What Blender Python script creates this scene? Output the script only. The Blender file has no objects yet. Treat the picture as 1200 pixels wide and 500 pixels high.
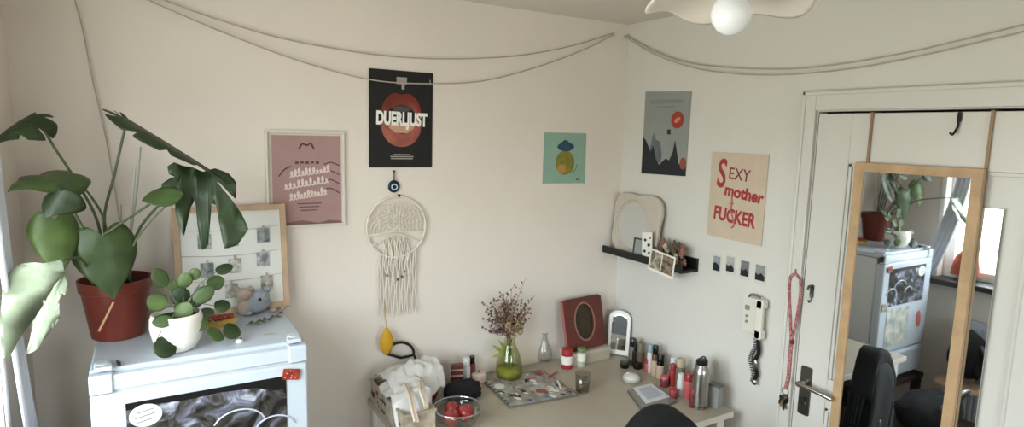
import bpy, bmesh, math, random
from mathutils import Vector, Matrix, noise
C = bpy.context.scene.collection
SC = bpy.context.scene
rnd = random.Random(7)
V3 = Vector
R = math.radians
# ------------------------------------------------------------------ camera
CAM = V3((-2.097, -2.4, 1.924)); FPX = 710.0
yaw, pit, rol = R(31.0), R(7.6), R(1.4)
_f = V3((math.sin(yaw)*math.cos(pit), math.cos(yaw)*math.cos(pit), -math.sin(pit)))
_r = V3((math.cos(yaw), -math.sin(yaw), 0)); _u = _r.cross(_f)
_r, _u = _r*math.cos(rol)+_u*math.sin(rol), _u*math.cos(rol)-_r*math.sin(rol)
cd = bpy.data.cameras.new('camera'); cam = bpy.data.objects.new('camera', cd); C.objects.link(cam)
cam.matrix_world = Matrix(((_r.x, _u.x, -_f.x, CAM.x), (_r.y, _u.y, -_f.y, CAM.y), (_r.z, _u.z, -_f.z, CAM.z), (0, 0, 0, 1)))
cd.sensor_fit = 'HORIZONTAL'; cd.sensor_width = 36; cd.lens = FPX/1200*36; cd.clip_start = .02
SC.camera = cam
# ------------------------------------------------------------------ sky, daylight, exposure
w = bpy.data.worlds.new('sky'); SC.world = w; w.use_nodes = True
nt = w.node_tree; bg = nt.nodes['Background']
tc = nt.nodes.new('ShaderNodeTexCoord'); sx = nt.nodes.new('ShaderNodeSeparateXYZ'); rp = nt.nodes.new('ShaderNodeValToRGB')
nt.links.new(tc.outputs['Generated'], sx.inputs[0]); nt.links.new(sx.outputs['Z'], rp.inputs[0]); nt.links.new(rp.outputs[0], bg.inputs[0])
rp.color_ramp.elements[0].position = 0.0; rp.color_ramp.elements[0].color = (.42, .40, .36, 1)
rp.color_ramp.elements[1].position = 0.12; rp.color_ramp.elements[1].color = (.92, .96, 1.0, 1)
bg.inputs[1].default_value = 7.0
def portal(name, loc, rot, sx_, sy_):
    l = bpy.data.lights.new(name, 'AREA'); l.shape = 'RECTANGLE'; l.size = sx_; l.size_y = sy_
    l.cycles.is_portal = True
    o = bpy.data.objects.new(name, l); C.objects.link(o); o.location = loc; o.rotation_euler = rot
WL = dict(y0=-2.15, y1=-.46, z0=1.04, z1=2.2)      # opening in wall_left
WF = dict(x0=-1.6, x1=-.6, z0=1.1, z1=2.1)          # opening in wall_front behind the camera, added unseen to brighten the room
portal('daylight_left', (-2.62, (WL['y0']+WL['y1'])/2, (WL['z0']+WL['z1'])/2), (0, R(-90), 0), WL['z1']-WL['z0'], WL['y1']-WL['y0'])
portal('added_portal_front', ((WF['x0']+WF['x1'])/2, -3.97, (WF['z0']+WF['z1'])/2), (R(90), 0, 0), WF['x1']-WF['x0'], WF['z1']-WF['z0'])  # sky portal for the added window
SC.view_settings.view_transform = 'Standard'; SC.view_settings.look = 'None'
SC.view_settings.gamma = 1; SC.view_settings.use_curve_mapping = False
SC.view_settings.exposure = 1.42
# ------------------------------------------------------------------ measuring helper: sight line from the camera to a real plane
def H(x, y, ax, v):
    d = _r*((x-600)/FPX) - _u*((y-250)/FPX) + _f
    return CAM + d*((v-CAM[ax])/d[ax])
DZ = .80        # desk top
FZ = 1.255      # fridge top
def D(x, y): return H(x, y, 2, DZ)
# ------------------------------------------------------------------ materials
def lin(h):
    h = h.lstrip('#'); c = [int(h[i:i+2], 16)/255 for i in (0, 2, 4)]
    return tuple((v/12.92 if v <= .04045 else ((v+.055)/1.055)**2.4) for v in c)+(1,)
MC = {}
def mat(name, col, rough=.5, metal=0, var=0, scale=8, bump=0, bscale=60, trans=0, alpha=1, col2=None, sss=0, ior=1.45, coat=0, sky=0):
    if name in MC: return MC[name]
    m = bpy.data.materials.new(name); m.use_nodes = True; MC[name] = m
    t = m.node_tree; b = t.nodes['Principled BSDF']
    c = lin(col); b.inputs['Base Color'].default_value = c; b.inputs['Roughness'].default_value = rough
    b.inputs['Metallic'].default_value = metal; b.inputs['Transmission Weight'].default_value = trans
    b.inputs['IOR'].default_value = ior; b.inputs['Coat Weight'].default_value = coat
    if sss: b.inputs['Subsurface Weight'].default_value = sss; b.inputs['Subsurface Scale'].default_value = .01
    tx = t.nodes.new('ShaderNodeTexCoord')
    if var or col2:
        n = t.nodes.new('ShaderNodeTexNoise'); n.inputs['Scale'].default_value = scale; n.inputs['Detail'].default_value = 4
        t.links.new(tx.outputs['Object'], n.inputs['Vector'])
        r = t.nodes.new('ShaderNodeValToRGB'); t.links.new(n.outputs['Fac'], r.inputs[0]); t.links.new(r.outputs[0], b.inputs['Base Color'])
        r.color_ramp.elements[0].position = .35; r.color_ramp.elements[1].position = .65
        if col2: r.color_ramp.elements[0].color = c; r.color_ramp.elements[1].color = lin(col2)
        else:
            r.color_ramp.elements[0].color = tuple(max(0, v*(1-var)) for v in c[:3])+(1,)
            r.color_ramp.elements[1].color = tuple(min(1, v*(1+var)) for v in c[:3])+(1,)
    if bump:
        n = t.nodes.new('ShaderNodeTexNoise'); n.inputs['Scale'].default_value = bscale; n.inputs['Detail'].default_value = 5
        t.links.new(tx.outputs['Object'], n.inputs['Vector'])
        bp = t.nodes.new('ShaderNodeBump'); bp.inputs['Strength'].default_value = bump; bp.inputs['Distance'].default_value = .01
        t.links.new(n.outputs['Fac'], bp.inputs['Height']); t.links.new(bp.outputs[0], b.inputs['Normal'])
    return m
def glass_mat(name, tint, gloss=.12, rough=.02):
    if name in MC: return MC[name]
    m = bpy.data.materials.new(name); m.use_nodes = True; MC[name] = m
    t = m.node_tree; t.nodes.clear(); o = t.nodes.new('ShaderNodeOutputMaterial')
    a = t.nodes.new('ShaderNodeBsdfTransparent'); a.inputs[0].default_value = lin(tint)
    g = t.nodes.new('ShaderNodeBsdfGlossy'); g.inputs['Roughness'].default_value = rough
    fr = t.nodes.new('ShaderNodeLayerWeight'); fr.inputs['Blend'].default_value = .25
    mm = t.nodes.new('ShaderNodeMath'); mm.operation = 'MULTIPLY_ADD'; mm.inputs[1].default_value = .28; mm.inputs[2].default_value = gloss*.4
    mx = t.nodes.new('ShaderNodeMixShader'); t.links.new(fr.outputs['Facing'], mm.inputs[0]); t.links.new(mm.outputs[0], mx.inputs[0])
    t.links.new(a.outputs[0], mx.inputs[1]); t.links.new(g.outputs[0], mx.inputs[2]); t.links.new(mx.outputs[0], o.inputs[0])
    return m
def mirror_mat():
    m = mat('mirror_glass', '#e6eaec', .02, 1); return m
PAINT = mat('wall_paint', '#e2d9d0', .75, var=.015, scale=2.5, bump=.12, bscale=45)
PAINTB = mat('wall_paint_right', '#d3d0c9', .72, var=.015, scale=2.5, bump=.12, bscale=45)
CEIL = mat('ceiling_paint', '#dcd5cb', .85, var=.01, bump=.08)
DOORP = mat('door_gloss_paint', '#cfccc5', .32, var=.01, scale=3, bump=.03)
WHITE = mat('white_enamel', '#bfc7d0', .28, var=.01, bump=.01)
WPLA = mat('white_plastic', '#e8e6e0', .4)
CREAMP = mat('cream_plastic', '#d9d5c9', .4)
BLACK = mat('black_plastic', '#121213', .35)
BLACKM = mat('black_fabric', '#0c0c0e', .9, bump=.3, bscale=120)
BLACKG = mat('black_gloss', '#0a0a0a', .15)
STEEL = mat('brushed_steel', '#a9a7a0', .28, 1, var=.05, scale=30)
DSTEEL = mat('dark_steel', '#60625f', .35, 1)
BRASS = mat('strap_bronze', '#8d7357', .5, .3)
WOOD = mat('light_oak', '#b3946f', .5, var=.12, scale=14, bump=.05)
WOOD2 = mat('pale_beech', '#b89b80', .55, var=.1, scale=12)
MIRROR = mirror_mat()
PAPERW = mat('white_paper', '#e3e0d9', .7)
LEAFD = mat('leaf_dark', '#26361c', .42, var=.25, scale=18, bump=.1, bscale=30)
LEAFM = mat('leaf_mid', '#3a4e27', .42, var=.22, scale=18, bump=.1, bscale=30)
LEAFL = mat('leaf_light', '#4f6432', .42, var=.2, scale=16, bump=.1, bscale=30)
LEAFSUN = mat('leaf_sunlit', '#8f9b85', .25, var=.2, scale=14, bump=.1, bscale=30)  # bright light on one leaf, put into a paler green
STEM = mat('plant_stem', '#566043', .5, var=.15, scale=30)
TERRA = mat('terracotta_plastic', '#6e2f24', .3, var=.05)
SOIL = mat('soil', '#1d1712', .95, bump=.6, bscale=90)
WIRE = mat('wire_grey', '#b3aa9c', .6)
DESKM = mat('desk_laminate', '#a79d8d', .42, var=.02, scale=6)
EDGE = mat('desk_edge', '#d8d2c6', .5)
# ------------------------------------------------------------------ mesh helpers (all in world coordinates)
def NB(): return bmesh.new()
def faces_since(bm, n, mi):
    bm.faces.ensure_lookup_table()
    for i in range(n, len(bm.faces)): bm.faces[i].material_index = mi
def box(bm, c, s, rot=None, mi=0):
    n = len(bm.faces)
    M = Matrix.Translation(V3(c)) @ ((rot if isinstance(rot, Matrix) else Matrix.Rotation(rot, 4, 'Z')) if rot is not None else Matrix()) @ Matrix.Diagonal((s[0], s[1], s[2], 1))
    bmesh.ops.create_cube(bm, size=1, matrix=M); faces_since(bm, n, mi); return bm
def bbox(bm, a, b, mi=0, rot=None):
    a, b = V3(a), V3(b); return box(bm, (a+b)/2, (abs(b.x-a.x), abs(b.y-a.y), abs(b.z-a.z)), rot, mi)
def lathe(bm, prof, loc, M=None, seg=28, mi=0, wob=None, sc=(1, 1)):
    n = len(bm.faces); T = Matrix.Translation(V3(loc)) @ (M if M is not None else Matrix())
    rings = []
    for k, (r, z) in enumerate(prof):
        if r < 1e-5: rings.append([bm.verts.new(T @ V3((0, 0, z)))])
        else:
            ring = []
            for i in range(seg):
                a = 2*math.pi*i/seg; rr, zz = (wob(k, a, r, z) if wob else (r, z))
                ring.append(bm.verts.new(T @ V3((rr*math.cos(a)*sc[0], rr*math.sin(a)*sc[1], zz))))
            rings.append(ring)
    for a, b in zip(rings, rings[1:]):
        for i in range(seg):
            j = (i+1) % seg
            if len(a) == 1 and len(b) == 1: continue
            if len(a) == 1: bm.faces.new((a[0], b[j], b[i]))
            elif len(b) == 1: bm.faces.new((a[i], a[j], b[0]))
            else: bm.faces.new((a[i], a[j], b[j], b[i]))
    faces_since(bm, n, mi); return bm
def ell(bm, c, s, M=None, mi=0, seg=20, lump=0, seed=0):
    n = len(bm.faces)
    T = Matrix.Translation(V3(c)) @ (M if M is not None else Matrix()) @ Matrix.Diagonal((s[0], s[1], s[2], 1))
    r = bmesh.ops.create_uvsphere(bm, u_segments=seg, v_segments=max(8, seg//2+2), radius=1)
    for v in r['verts']:
        if lump: v.co *= 1+lump*noise.noise(v.co*2.2+V3((seed, seed*1.7, 0)))
        v.co = T @ v.co
    faces_since(bm, n, mi); return bm
def smooth_path(pts, k=6):
    pts = [V3(p) for p in pts]
    if len(pts) < 3: return pts
    o = []; P = [pts[0]*2-pts[1]]+pts+[pts[-1]*2-pts[-2]]
    for i in range(1, len(P)-2):
        a, b, c, d = P[i-1], P[i], P[i+1], P[i+2]
        for j in range(k):
            t = j/k; o.append(.5*((2*b)+(c-a)*t+(2*a-5*b+4*c-d)*t*t+(3*b-a-3*c+d)*t**3))
    o.append(pts[-1]); return o
def tube(bm, pts, r, seg=8, mi=0, sm=6, closed=False, flat=None):
    n = len(bm.faces)
    P = smooth_path(pts, sm) if sm else [V3(p) for p in pts]
    N = len(P); rings = []; up = None
    for i, p in enumerate(P):
        if closed: t = P[(i+1) % N]-P[i-1]
        else: t = P[min(i+1, N-1)]-P[max(i-1, 0)]
        if t.length < 1e-9: t = V3((0, 0, 1))
        t.normalize()
        if up is None: up = t.orthogonal().normalized()
        up = (up-t*up.dot(t));
        if up.length < 1e-6: up = t.orthogonal()
        up.normalize(); s = t.cross(up)
        rr = r if not isinstance(r, (list, tuple)) else r[0]+(r[-1]-r[0])*i/max(1, N-1) if len(r) == 2 else r[min(len(r)-1, int(i*len(r)/N))]
        rings.append([bm.verts.new(p+up*math.cos(2*math.pi*k/seg)*rr+s*math.sin(2*math.pi*k/seg)*rr) for k in range(seg)])
    for i in range(N if closed else N-1):
        a, b = rings[i], rings[(i+1) % N]
        for k in range(seg):
            l = (k+1) % seg; bm.faces.new((a[k], a[l], b[l], b[k]))
    if not closed: bm.faces.new(list(reversed(rings[0]))); bm.faces.new(rings[-1])
    faces_since(bm, n, mi); return bm
class Fr:      # a flat working frame: origin, right, up; normal towards the viewer of the sheet
    def __init__(s, o, u, v):
        s.o = V3(o); s.u = V3(u).normalized(); s.v = V3(v); s.v = (s.v-s.u*s.v.dot(s.u)).normalized(); s.n = s.u.cross(s.v)
    def p(s, a, b, c=0): return s.o+s.u*a+s.v*b+s.n*c
def FA(x, z, off=0): return Fr((x, -off, z), (1, 0, 0), (0, 0, 1))
def FB(y, z, off=0): return Fr((-off, y, z), (0, -1, 0), (0, 0, 1))
def prism(bm, poly, fr, n0, n1, mi=0):
    n = len(bm.faces)
    A = [bm.verts.new(fr.p(a, b, n0)) for a, b in poly]; B = [bm.verts.new(fr.p(a, b, n1)) for a, b in poly]
    try: bm.faces.new(list(reversed(A))); bm.faces.new(B)
    except Exception: pass
    for i in range(len(poly)):
        j = (i+1) % len(poly); bm.faces.new((A[i], A[j], B[j], B[i]))
    faces_since(bm, n, mi); return bm
def rect(bm, fr, a0, b0, a1, b1, n0, n1, mi=0): return prism(bm, [(a0, b0), (a1, b0), (a1, b1), (a0, b1)], fr, n0, n1, mi)
def rrect(w_, h_, r, k=5, cx=0, cy=0):
    o = []
    for qx, qy, a0 in ((1, -1, -90), (1, 1, 0), (-1, 1, 90), (-1, -1, 180)):
        for i in range(k+1):
            a = R(a0+90*i/k); o.append((cx+qx*(w_/2-r)+r*math.cos(a), cy+qy*(h_/2-r)+r*math.sin(a)))
    return o
def circ(r, k=28, cx=0, cy=0, sy=1, rot=0): 
    return [(cx+r*math.cos(2*math.pi*i/k)*math.cos(rot)-r*sy*math.sin(2*math.pi*i/k)*math.sin(rot), cy+r*math.cos(2*math.pi*i/k)*math.sin(rot)+r*sy*math.sin(2*math.pi*i/k)*math.cos(rot)) for i in range(k)]
def ring(bm, outer, inner, fr, n0, n1, mi=0):
    n = len(bm.faces); L = []
    for poly, nn in ((outer, n0), (outer, n1), (inner, n1), (inner, n0)): L.append([bm.verts.new(fr.p(a, b, nn)) for a, b in poly])
    for q in range(4):
        X, Y = L[q], L[(q+1) % 4]
        for i in range(len(outer)):
            j = (i+1) % len(outer); bm.faces.new((X[i], X[j], Y[j], Y[i]))
    faces_since(bm, n, mi); return bm
def lettering(text, size, fr, a, b, off=.0006, bold=0, rot=0, shear=0, sx_=1):
    cu = bpy.data.curves.new('t', 'FONT'); cu.body = text; cu.size = size; cu.align_x = 'CENTER'; cu.align_y = 'CENTER'
    cu.extrude = .0002; cu.offset = bold; cu.shear = shear; cu.resolution_u = 4
    o = bpy.data.objects.new('t', cu); C.objects.link(o)
    dg = bpy.context.evaluated_depsgraph_get(); me = bpy.data.meshes.new_from_object(o.evaluated_get(dg))
    bm = bmesh.new(); bm.from_mesh(me); bpy.data.objects.remove(o); bpy.data.curves.remove(cu); bpy.data.meshes.remove(me)
    for v in bm.verts:
        x, y, z = v.co.x*sx_, v.co.y, v.co.z
        x, y = x*math.cos(rot)-y*math.sin(rot), x*math.sin(rot)+y*math.cos(rot)
        v.co = fr.p(a+x, b+y, off+z)
    return bm
def merge(dst, src, mi=0):
    me = bpy.data.meshes.new('m'); src.to_mesh(me); n = len(dst.faces); dst.from_mesh(me); bpy.data.meshes.remove(me); faces_since(dst, n, mi); return dst
# ------------------------------------------------------------------ object helpers
ROOT = {}
def rootloc(o):
    while o.parent: o = o.parent
    return o.location.copy()
def finish(o, bm, mats, smooth, bev):
    bmesh.ops.recalc_face_normals(bm, faces=bm.faces)
    me = o.data; bm.to_mesh(me); bm.free()
    for m in (mats if isinstance(mats, (list, tuple)) else [mats]): me.materials.append(m)
    if smooth:
        for p in me.polygons: p.use_smooth = True
        if smooth == 'auto': me.set_sharp_from_angle(angle=R(38))
    if bev:
        b = o.modifiers.new('bevel', 'BEVEL'); b.width = bev; b.segments = 2; b.limit_method = 'ANGLE'; b.angle_limit = R(40)
def thing(name, label, cat, loc=(0, 0, 0), group=None):
    o = bpy.data.objects.new(name, None); C.objects.link(o); o.location = loc; o.empty_display_size = .05
    o['label'] = label; o['category'] = cat
    if group: o['group'] = group
    return o
def part(name, bm, m, parent, smooth='auto', bev=0, label=None, kind=None):
    L = rootloc(parent)
    for v in bm.verts: v.co -= L
    me = bpy.data.meshes.new(name); o = bpy.data.objects.new(name, me); C.objects.link(o); o.parent = parent
    finish(o, bm, m, smooth, bev)
    if label: o['label'] = label
    if kind: o['kind'] = kind
    return o
def single(name, bm, m, label, cat, group=None, smooth='auto', bev=0):
    xs = [v.co for v in bm.verts]; L = V3(((min(v.x for v in xs)+max(v.x for v in xs))/2, (min(v.y for v in xs)+max(v.y for v in xs))/2, min(v.z for v in xs)))
    for v in bm.verts: v.co -= L
    me = bpy.data.meshes.new(name); o = bpy.data.objects.new(name, me); C.objects.link(o); o.location = L
    finish(o, bm, m, smooth, bev); o['label'] = label; o['category'] = cat
    if group: o['group'] = group
    return o
def struct(name, bm, m, parent=None, smooth='auto', bev=0):
    me = bpy.data.meshes.new(name); o = bpy.data.objects.new(name, me); C.objects.link(o)
    if parent: 
        o.parent = parent; L = rootloc(parent)
        for v in bm.verts: v.co -= L
    else: o['kind'] = 'structure'
    finish(o, bm, m, smooth, bev); return o
RZ = lambda a: Matrix.Rotation(R(a), 4, 'Z')
RX = lambda a: Matrix.Rotation(R(a), 4, 'X')
RY = lambda a: Matrix.Rotation(R(a), 4, 'Y')
# =================================================================== SETTING
XL, YF, ZC = -2.45, -3.8, 2.472
struct('floor', bbox(NB(), (XL-.2, YF-.2, -.1), (.2, .2, 0)), mat('floor_boards', '#8a6f55', .5, var=.15, scale=5))
struct('ceiling', bbox(NB(), (XL-.2, YF-.2, ZC), (.2, .2, ZC+.1)), CEIL)
struct('wall_back', bbox(NB(), (XL-.2, 0, 0), (.2, .16, ZC)), PAINT)
DY0, DY1, DT = -1.056, -1.846, 2.026
b = NB(); bbox(b, (0, 0, 0), (.16, DY0, ZC)); bbox(b, (0, DY1, 0), (.16, YF, ZC)); bbox(b, (0, DY0, DT), (.16, DY1, ZC))
struct('wall_right', b, PAINTB)
b = NB(); q = WL
bbox(b, (XL, 0, 0), (XL-.16, q['y1'], ZC)); bbox(b, (XL, q['y0'], 0), (XL-.16, YF, ZC)); bbox(b, (XL, q['y0'], 0), (XL-.16, q['y1'], q['z0'])); bbox(b, (XL, q['y0'], q['z1']), (XL-.16, q['y1'], ZC))
struct('wall_left', b, PAINT)
b = NB(); q = WF
bbox(b, (XL, YF, 0), (q['x0'], YF-.16, ZC)); bbox(b, (q['x1'], YF, 0), (0, YF-.16, ZC)); bbox(b, (q['x0'], YF, 0), (q['x1'], YF-.16, q['z0'])); bbox(b, (q['x0'], YF, q['z1']), (q['x1'], YF-.16, ZC))
struct('wall_front', b, PAINT)
GL = glass_mat('window_pane_glass', '#f4f8f8', .05)
def window(name, o, u, wd, ht):     # o: lower corner on the outer side, u: direction of the width
    fr = Fr(o, u, (0, 0, 1)); b = NB()
    def bar(a0, b0, a1, b1, n0=-.03, n1=.03): rect(b, fr, a0, b0, a1, b1, n0, n1)
    bar(0, 0, wd, .06); bar(0, ht-.06, wd, ht); bar(0, .06, .06, ht-.06); bar(wd-.06, .06, wd, ht-.06); bar(wd/2-.05, .06, wd/2+.05, ht-.06)
    bar(.06, ht*.7-.02, wd/2-.05, ht*.7+.02); bar(wd/2+.05, ht*.7-.02, wd-.06, ht*.7+.02)
    f = struct(name, b, WPLA, bev=.004)
    g = NB(); rect(g, fr, .06, .06, wd/2-.05, ht-.06, -.003, .003); rect(g, fr, wd/2+.05, .06, wd-.06, ht-.06, -.003, .003)
    struct('window_glass', g, GL, f)
    h = NB(); box(h, fr.p(wd/2, ht*.42, -.045), (.02, .02, .12)); struct('window_handle', h, STEEL, f)
    return f, fr
window('window_1', (XL-.10, WL['y1'], WL['z0']), (0, -1, 0), WL['y1']-WL['y0'], WL['z1']-WL['z0'])
window('added_window_front', (WF['x0'], YF-.10, WF['z0']), (1, 0, 0), WF['x1']-WF['x0'], WF['z1']-WF['z0'])  # unseen window put in for extra light
# white casing and sill of the left window
b = NB(); y0, y1, z0, z1 = WL['y0'], WL['y1'], WL['z0'], WL['z1']
bbox(b, (XL+.001, y1, z0-.0), (XL+.008, y1+.03, z1+.08)); bbox(b, (XL+.001, y0-.10, z0), (XL+.03, y0, z1+.08)); bbox(b, (XL+.001, y0, z1), (XL+.03, y1, z1+.08))
struct('trim_1', b, WPLA, bev=.004)
def curtain(ya_t, yb_t, ya_b, yb_b, label):
    t = thing('curtain', label, 'curtain', (XL+.06, (ya_t+yb_t)/2, z0-.06)); b = NB(); NU, NV = 60, 16; g = []
    for i in range(NU+1):
        col_ = []
        for j in range(NV+1):
            u, v = i/NU, j/NV; s = v**2.6; ya = ya_t+(ya_b-ya_t)*s; yb = yb_t+(yb_b-yb_t)*s
            col_.append(b.verts.new((XL+.046+.007*math.sin(u*22), ya+(yb-ya)*u, z1+.12-(z1+.12-(z0+.012))*v)))
        g.append(col_)
    for i in range(NU):
        for j in range(NV): b.faces.new((g[i][j], g[i+1][j], g[i+1][j+1], g[i][j+1]))
    o = part('curtain_cloth', b, CURT, t, smooth=True); s = o.modifiers.new('thickness', 'SOLIDIFY'); s.thickness = .0015
    part('rod', tube(NB(), [(XL+.046, ya_t+.02, z1+.125), (XL+.046, y0-.02, z1+.125)], .007, 10, sm=0), BRASS, t)
CURT = mat('white_curtain', '#d3d8e2', .85)
curtain(-.56, -.64, -.34, -.46, 'white gathered curtain at the fridge end of the left window')
struct('trim_2', bbox(NB(), (XL-.09, y0-.12, z0-.035), (XL+.10, y1+.13, z0+.001)), mat('sill_dark', '#35312d', .5), bev=.004)
b = NB()
for a_, c_ in (((XL, -.018, 0), (0, -.001, .1)),): bbox(b, a_, c_)
struct('baseboard_back', b, DOORP, bev=.004)
struct('baseboard_left', bbox(NB(), (XL+.001, -.02, 0), (XL+.018, YF, .1)), DOORP, bev=.004)
struct('baseboard_right', bbox(NB(), (-.001, -.02, 0), (-.018, -.995, .1)), DOORP, bev=.004)
# door casing on the right wall
b = NB(); zt = 2.098
bbox(b, (-.001, -1.0, 0), (-.018, DY0+.004, zt)); bbox(b, (-.001, DY1-.004, 0), (-.018, DY1-.06, zt)); bbox(b, (-.001, DY0+.004, DT+.004), (-.018, DY1-.004, zt))
bbox(b, (-.018, -1.0, 0), (-.024, -1.014, zt)); bbox(b, (-.018, -1.0, zt-.014), (-.024, DY1-.06, zt))
struct('trim_3', b, DOORP, bev=.003)
# door: stiles and rails around recessed panels
b = NB(); dy0, dy1 = DY0-.006, DY1+.006; dx0, dx1 = -.006, .034
bbox(b, (dx0, dy0, .01), (dx1, -1.185, DT-.008)); bbox(b, (dx0, -1.715, .01), (dx1, dy1, DT-.008))
for za, zb in ((1.845, DT-.008), (.95, 1.06), (.01, .22)): bbox(b, (dx0, -1.185, za), (dx1, -1.715, zb))
for za, zb in ((1.06, 1.845), (.22, .95)):
    bbox(b, (dx0+.012, -1.185, za), (dx1-.01, -1.715, zb))
    for s in (0,): bbox(b, (dx0+.004, -1.185, za), (dx0+.012, -1.197, zb)); bbox(b, (dx0+.004, -1.703, za), (dx0+.012, -1.715, zb)); bbox(b, (dx0+.004, -1.185, zb-.012), (dx0+.012, -1.715, zb))
DOOR = struct('door_1', b, DOORP, bev=.002)
# near-black block behind the door, the gap's shade put into its colour
struct('door_gap_shade', bbox(NB(), (.05, DY0, 0), (.15, DY1, DT+.0)), mat('gap_shade_dark', '#1a1815', .9))
fr = FB(0, 0, .006)
b = NB(); prism(b, rrect(.045, .19, .008, cx=1.106, cy=.985), fr, 0, .006); prism(b, circ(.011, 16, 1.106, .935), fr, .006, .010)
part('door_handle_plate', b, mat('plate_steel', '#7d7b75', .3, 1), DOOR, bev=.001)
b = NB(); lathe(b, [(0, 0), (.011, 0), (.011, .045), (0, .045)], fr.p(1.106, 1.02, .006), RY(-90), 16)
tube(b, [fr.p(1.106, 1.02, .048), fr.p(1.13, 1.022, .052), fr.p(1.19, 1.018, .05), fr.p(1.235, 1.012, .046)], .0085, 12)
part('door_handle', b, STEEL, DOOR)
b = NB(); prism(b, rrect(.012, .035, .004, cx=1.106, cy=.95), fr, .0062, .016); part('keyhole_cover', b, DSTEEL, DOOR)
# =================================================================== DESK
X0, X1, Y1 = -1.352, -.062, -.838
t = thing('desk', 'long beige laminate desk with pale front edge under the posters', 'desk', ((X0+X1)/2, Y1/2, 0))
b = NB(); bbox(b, (X0, -.012, DZ-.024), (X1, Y1+.003, DZ)); part('desktop', b, DESKM, t, bev=.001)
b = NB(); bbox(b, (X0-.001, Y1+.003, DZ-.025), (X1+.001, Y1, DZ-.0005)); bbox(b, (X1, -.012, DZ-.025), (X1+.002, Y1+.003, DZ-.0005)); part('edge_strip', b, EDGE, t)
for x in (X0+.04, X1-.04):
    for y in (-.05, Y1+.05): part('leg', bbox(NB(), (x-.022, y-.022, 0), (x+.022, y+.022, DZ-.024)), WPLA, t, bev=.003)
part('rail', bbox(NB(), (X0+.06, -.06, DZ-.10), (X1-.06, -.04, DZ-.024)), WPLA, t)
# =================================================================== FRIDGE
fx0, fx1, fy0, fy1, fz0 = -2.264, -1.697, -.505, -.012, .42
LT = thing('low_table', 'dark wooden low table carrying the white fridge', 'table', ((fx0+fx1)/2, -.26, 0))
b = NB(); bbox(b, (fx0-.02, fy0-.02, fz0-.03), (fx1+.02, -.012, fz0)); DW = mat('dark_wood', '#3a2c22', .5, var=.15, scale=10); part('table_top', b, DW, LT, bev=.003)
for x in (fx0+.01, fx1-.01):
    for y in (fy0+.01, -.05): part('leg', bbox(NB(), (x-.022, y-.022, 0), (x+.022, y+.022, fz0-.03)), DW, LT)
FG = thing('fridge', 'white fridge covered in pictures standing in the corner below the plants', 'fridge', ((fx0+fx1)/2, -.26, fz0))
b = NB(); bbox(b, (fx0+.004, fy0+.05, fz0), (fx1-.004, fy1, FZ-.03)); part('cabinet', b, mat('fridge_side', '#cfd2d4', .45), FG, bev=.006)
b = NB(); bbox(b, (fx0, fy0+.035, FZ-.028), (fx1, fy1, FZ)); part('top_panel', b, mat('top_panel_dimmed', '#b7c0cb', .35), FG, bev=.006)  # toned darker than the door, the top's weaker light painted in
b = NB()  # front header with a scooped strip under the top
fr = Fr((fx0, fy0, 0), (1, 0, 0), (0, 0, 1)); W_ = fx1-fx0
rect(b, fr, 0, FZ-.055, W_, FZ-.012, -.034, -.006); rect(b, fr, .0, FZ-.06, .055, FZ-.006, -.034, 0); rect(b, fr, W_-.055, FZ-.06, W_, FZ-.006, -.034, 0)
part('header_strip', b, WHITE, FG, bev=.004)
DRT, DRM = FZ-.062, .625
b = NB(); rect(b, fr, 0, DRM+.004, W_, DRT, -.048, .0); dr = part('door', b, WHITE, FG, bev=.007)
b = NB(); rect(b, fr, .05, DRT-.0, W_-.05, DRT+.006, -.03, -.012); part('handle_recess', b, mat('recess_grey', '#b9bcc0', .5), dr)
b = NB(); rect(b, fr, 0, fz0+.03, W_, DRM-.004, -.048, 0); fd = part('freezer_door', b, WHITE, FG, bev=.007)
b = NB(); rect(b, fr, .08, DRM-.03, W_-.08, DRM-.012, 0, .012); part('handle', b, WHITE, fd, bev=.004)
for px_, dx in ((.03, 1), (W_-.03, -1)):
    b = NB(); lathe(b, [(0, 0), (.021, 0), (.021, .008), (.016, .014), (0, .015)], (fx0+px_, fy0+.055, FZ), None, 20, sc=(1, 1.4))
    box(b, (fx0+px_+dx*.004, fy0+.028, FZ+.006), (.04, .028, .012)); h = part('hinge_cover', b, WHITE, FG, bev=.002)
b = NB(); box(b, (fx0+.068, fy0+.05, FZ+.006), (.004, .022, .012), R(20)); part('clip', b, DSTEEL, FG)
# pictures and magnets on the fridge door
fr = Fr((0, fy0-.001, 0), (1, 0, 0), (0, 0, 1))
def photo_crowd_mat():
    m = bpy.data.materials.new('crowd_print'); m.use_nodes = True; tt = m.node_tree; bs = tt.nodes['Principled BSDF']; bs.inputs['Roughness'].default_value = .3
    tx = tt.nodes.new('ShaderNodeTexCoord'); v = tt.nodes.new('ShaderNodeTexVoronoi'); v.inputs['Scale'].default_value = 32; n = tt.nodes.new('ShaderNodeTexNoise'); n.inputs['Scale'].default_value = 14; n.inputs['Detail'].default_value = 8; n.inputs['Distortion'].default_value = 1.6
    tt.links.new(tx.outputs['Object'], v.inputs['Vector']); tt.links.new(tx.outputs['Object'], n.inputs['Vector'])
    r = tt.nodes.new('ShaderNodeValToRGB'); tt.links.new(n.outputs['Fac'], r.inputs[0]); cr = r.color_ramp
    cr.elements[0].position = .36; cr.elements[0].color = lin('#1b1a1a'); cr.elements[1].position = .72; cr.elements[1].color = lin('#c9ccd4')
    e = cr.elements.new(.48); e.color = lin('#45433f'); e = cr.elements.new(.57); e.color = lin('#6d7080')
    tt.links.new(r.outputs[0], bs.inputs['Base Color']); return m
CR = photo_crowd_mat()
t = thing('photo_print', 'dark crowd photograph on the upper part of the white fridge door', 'photo', (-1.97, fy0-.001, .93))
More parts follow.
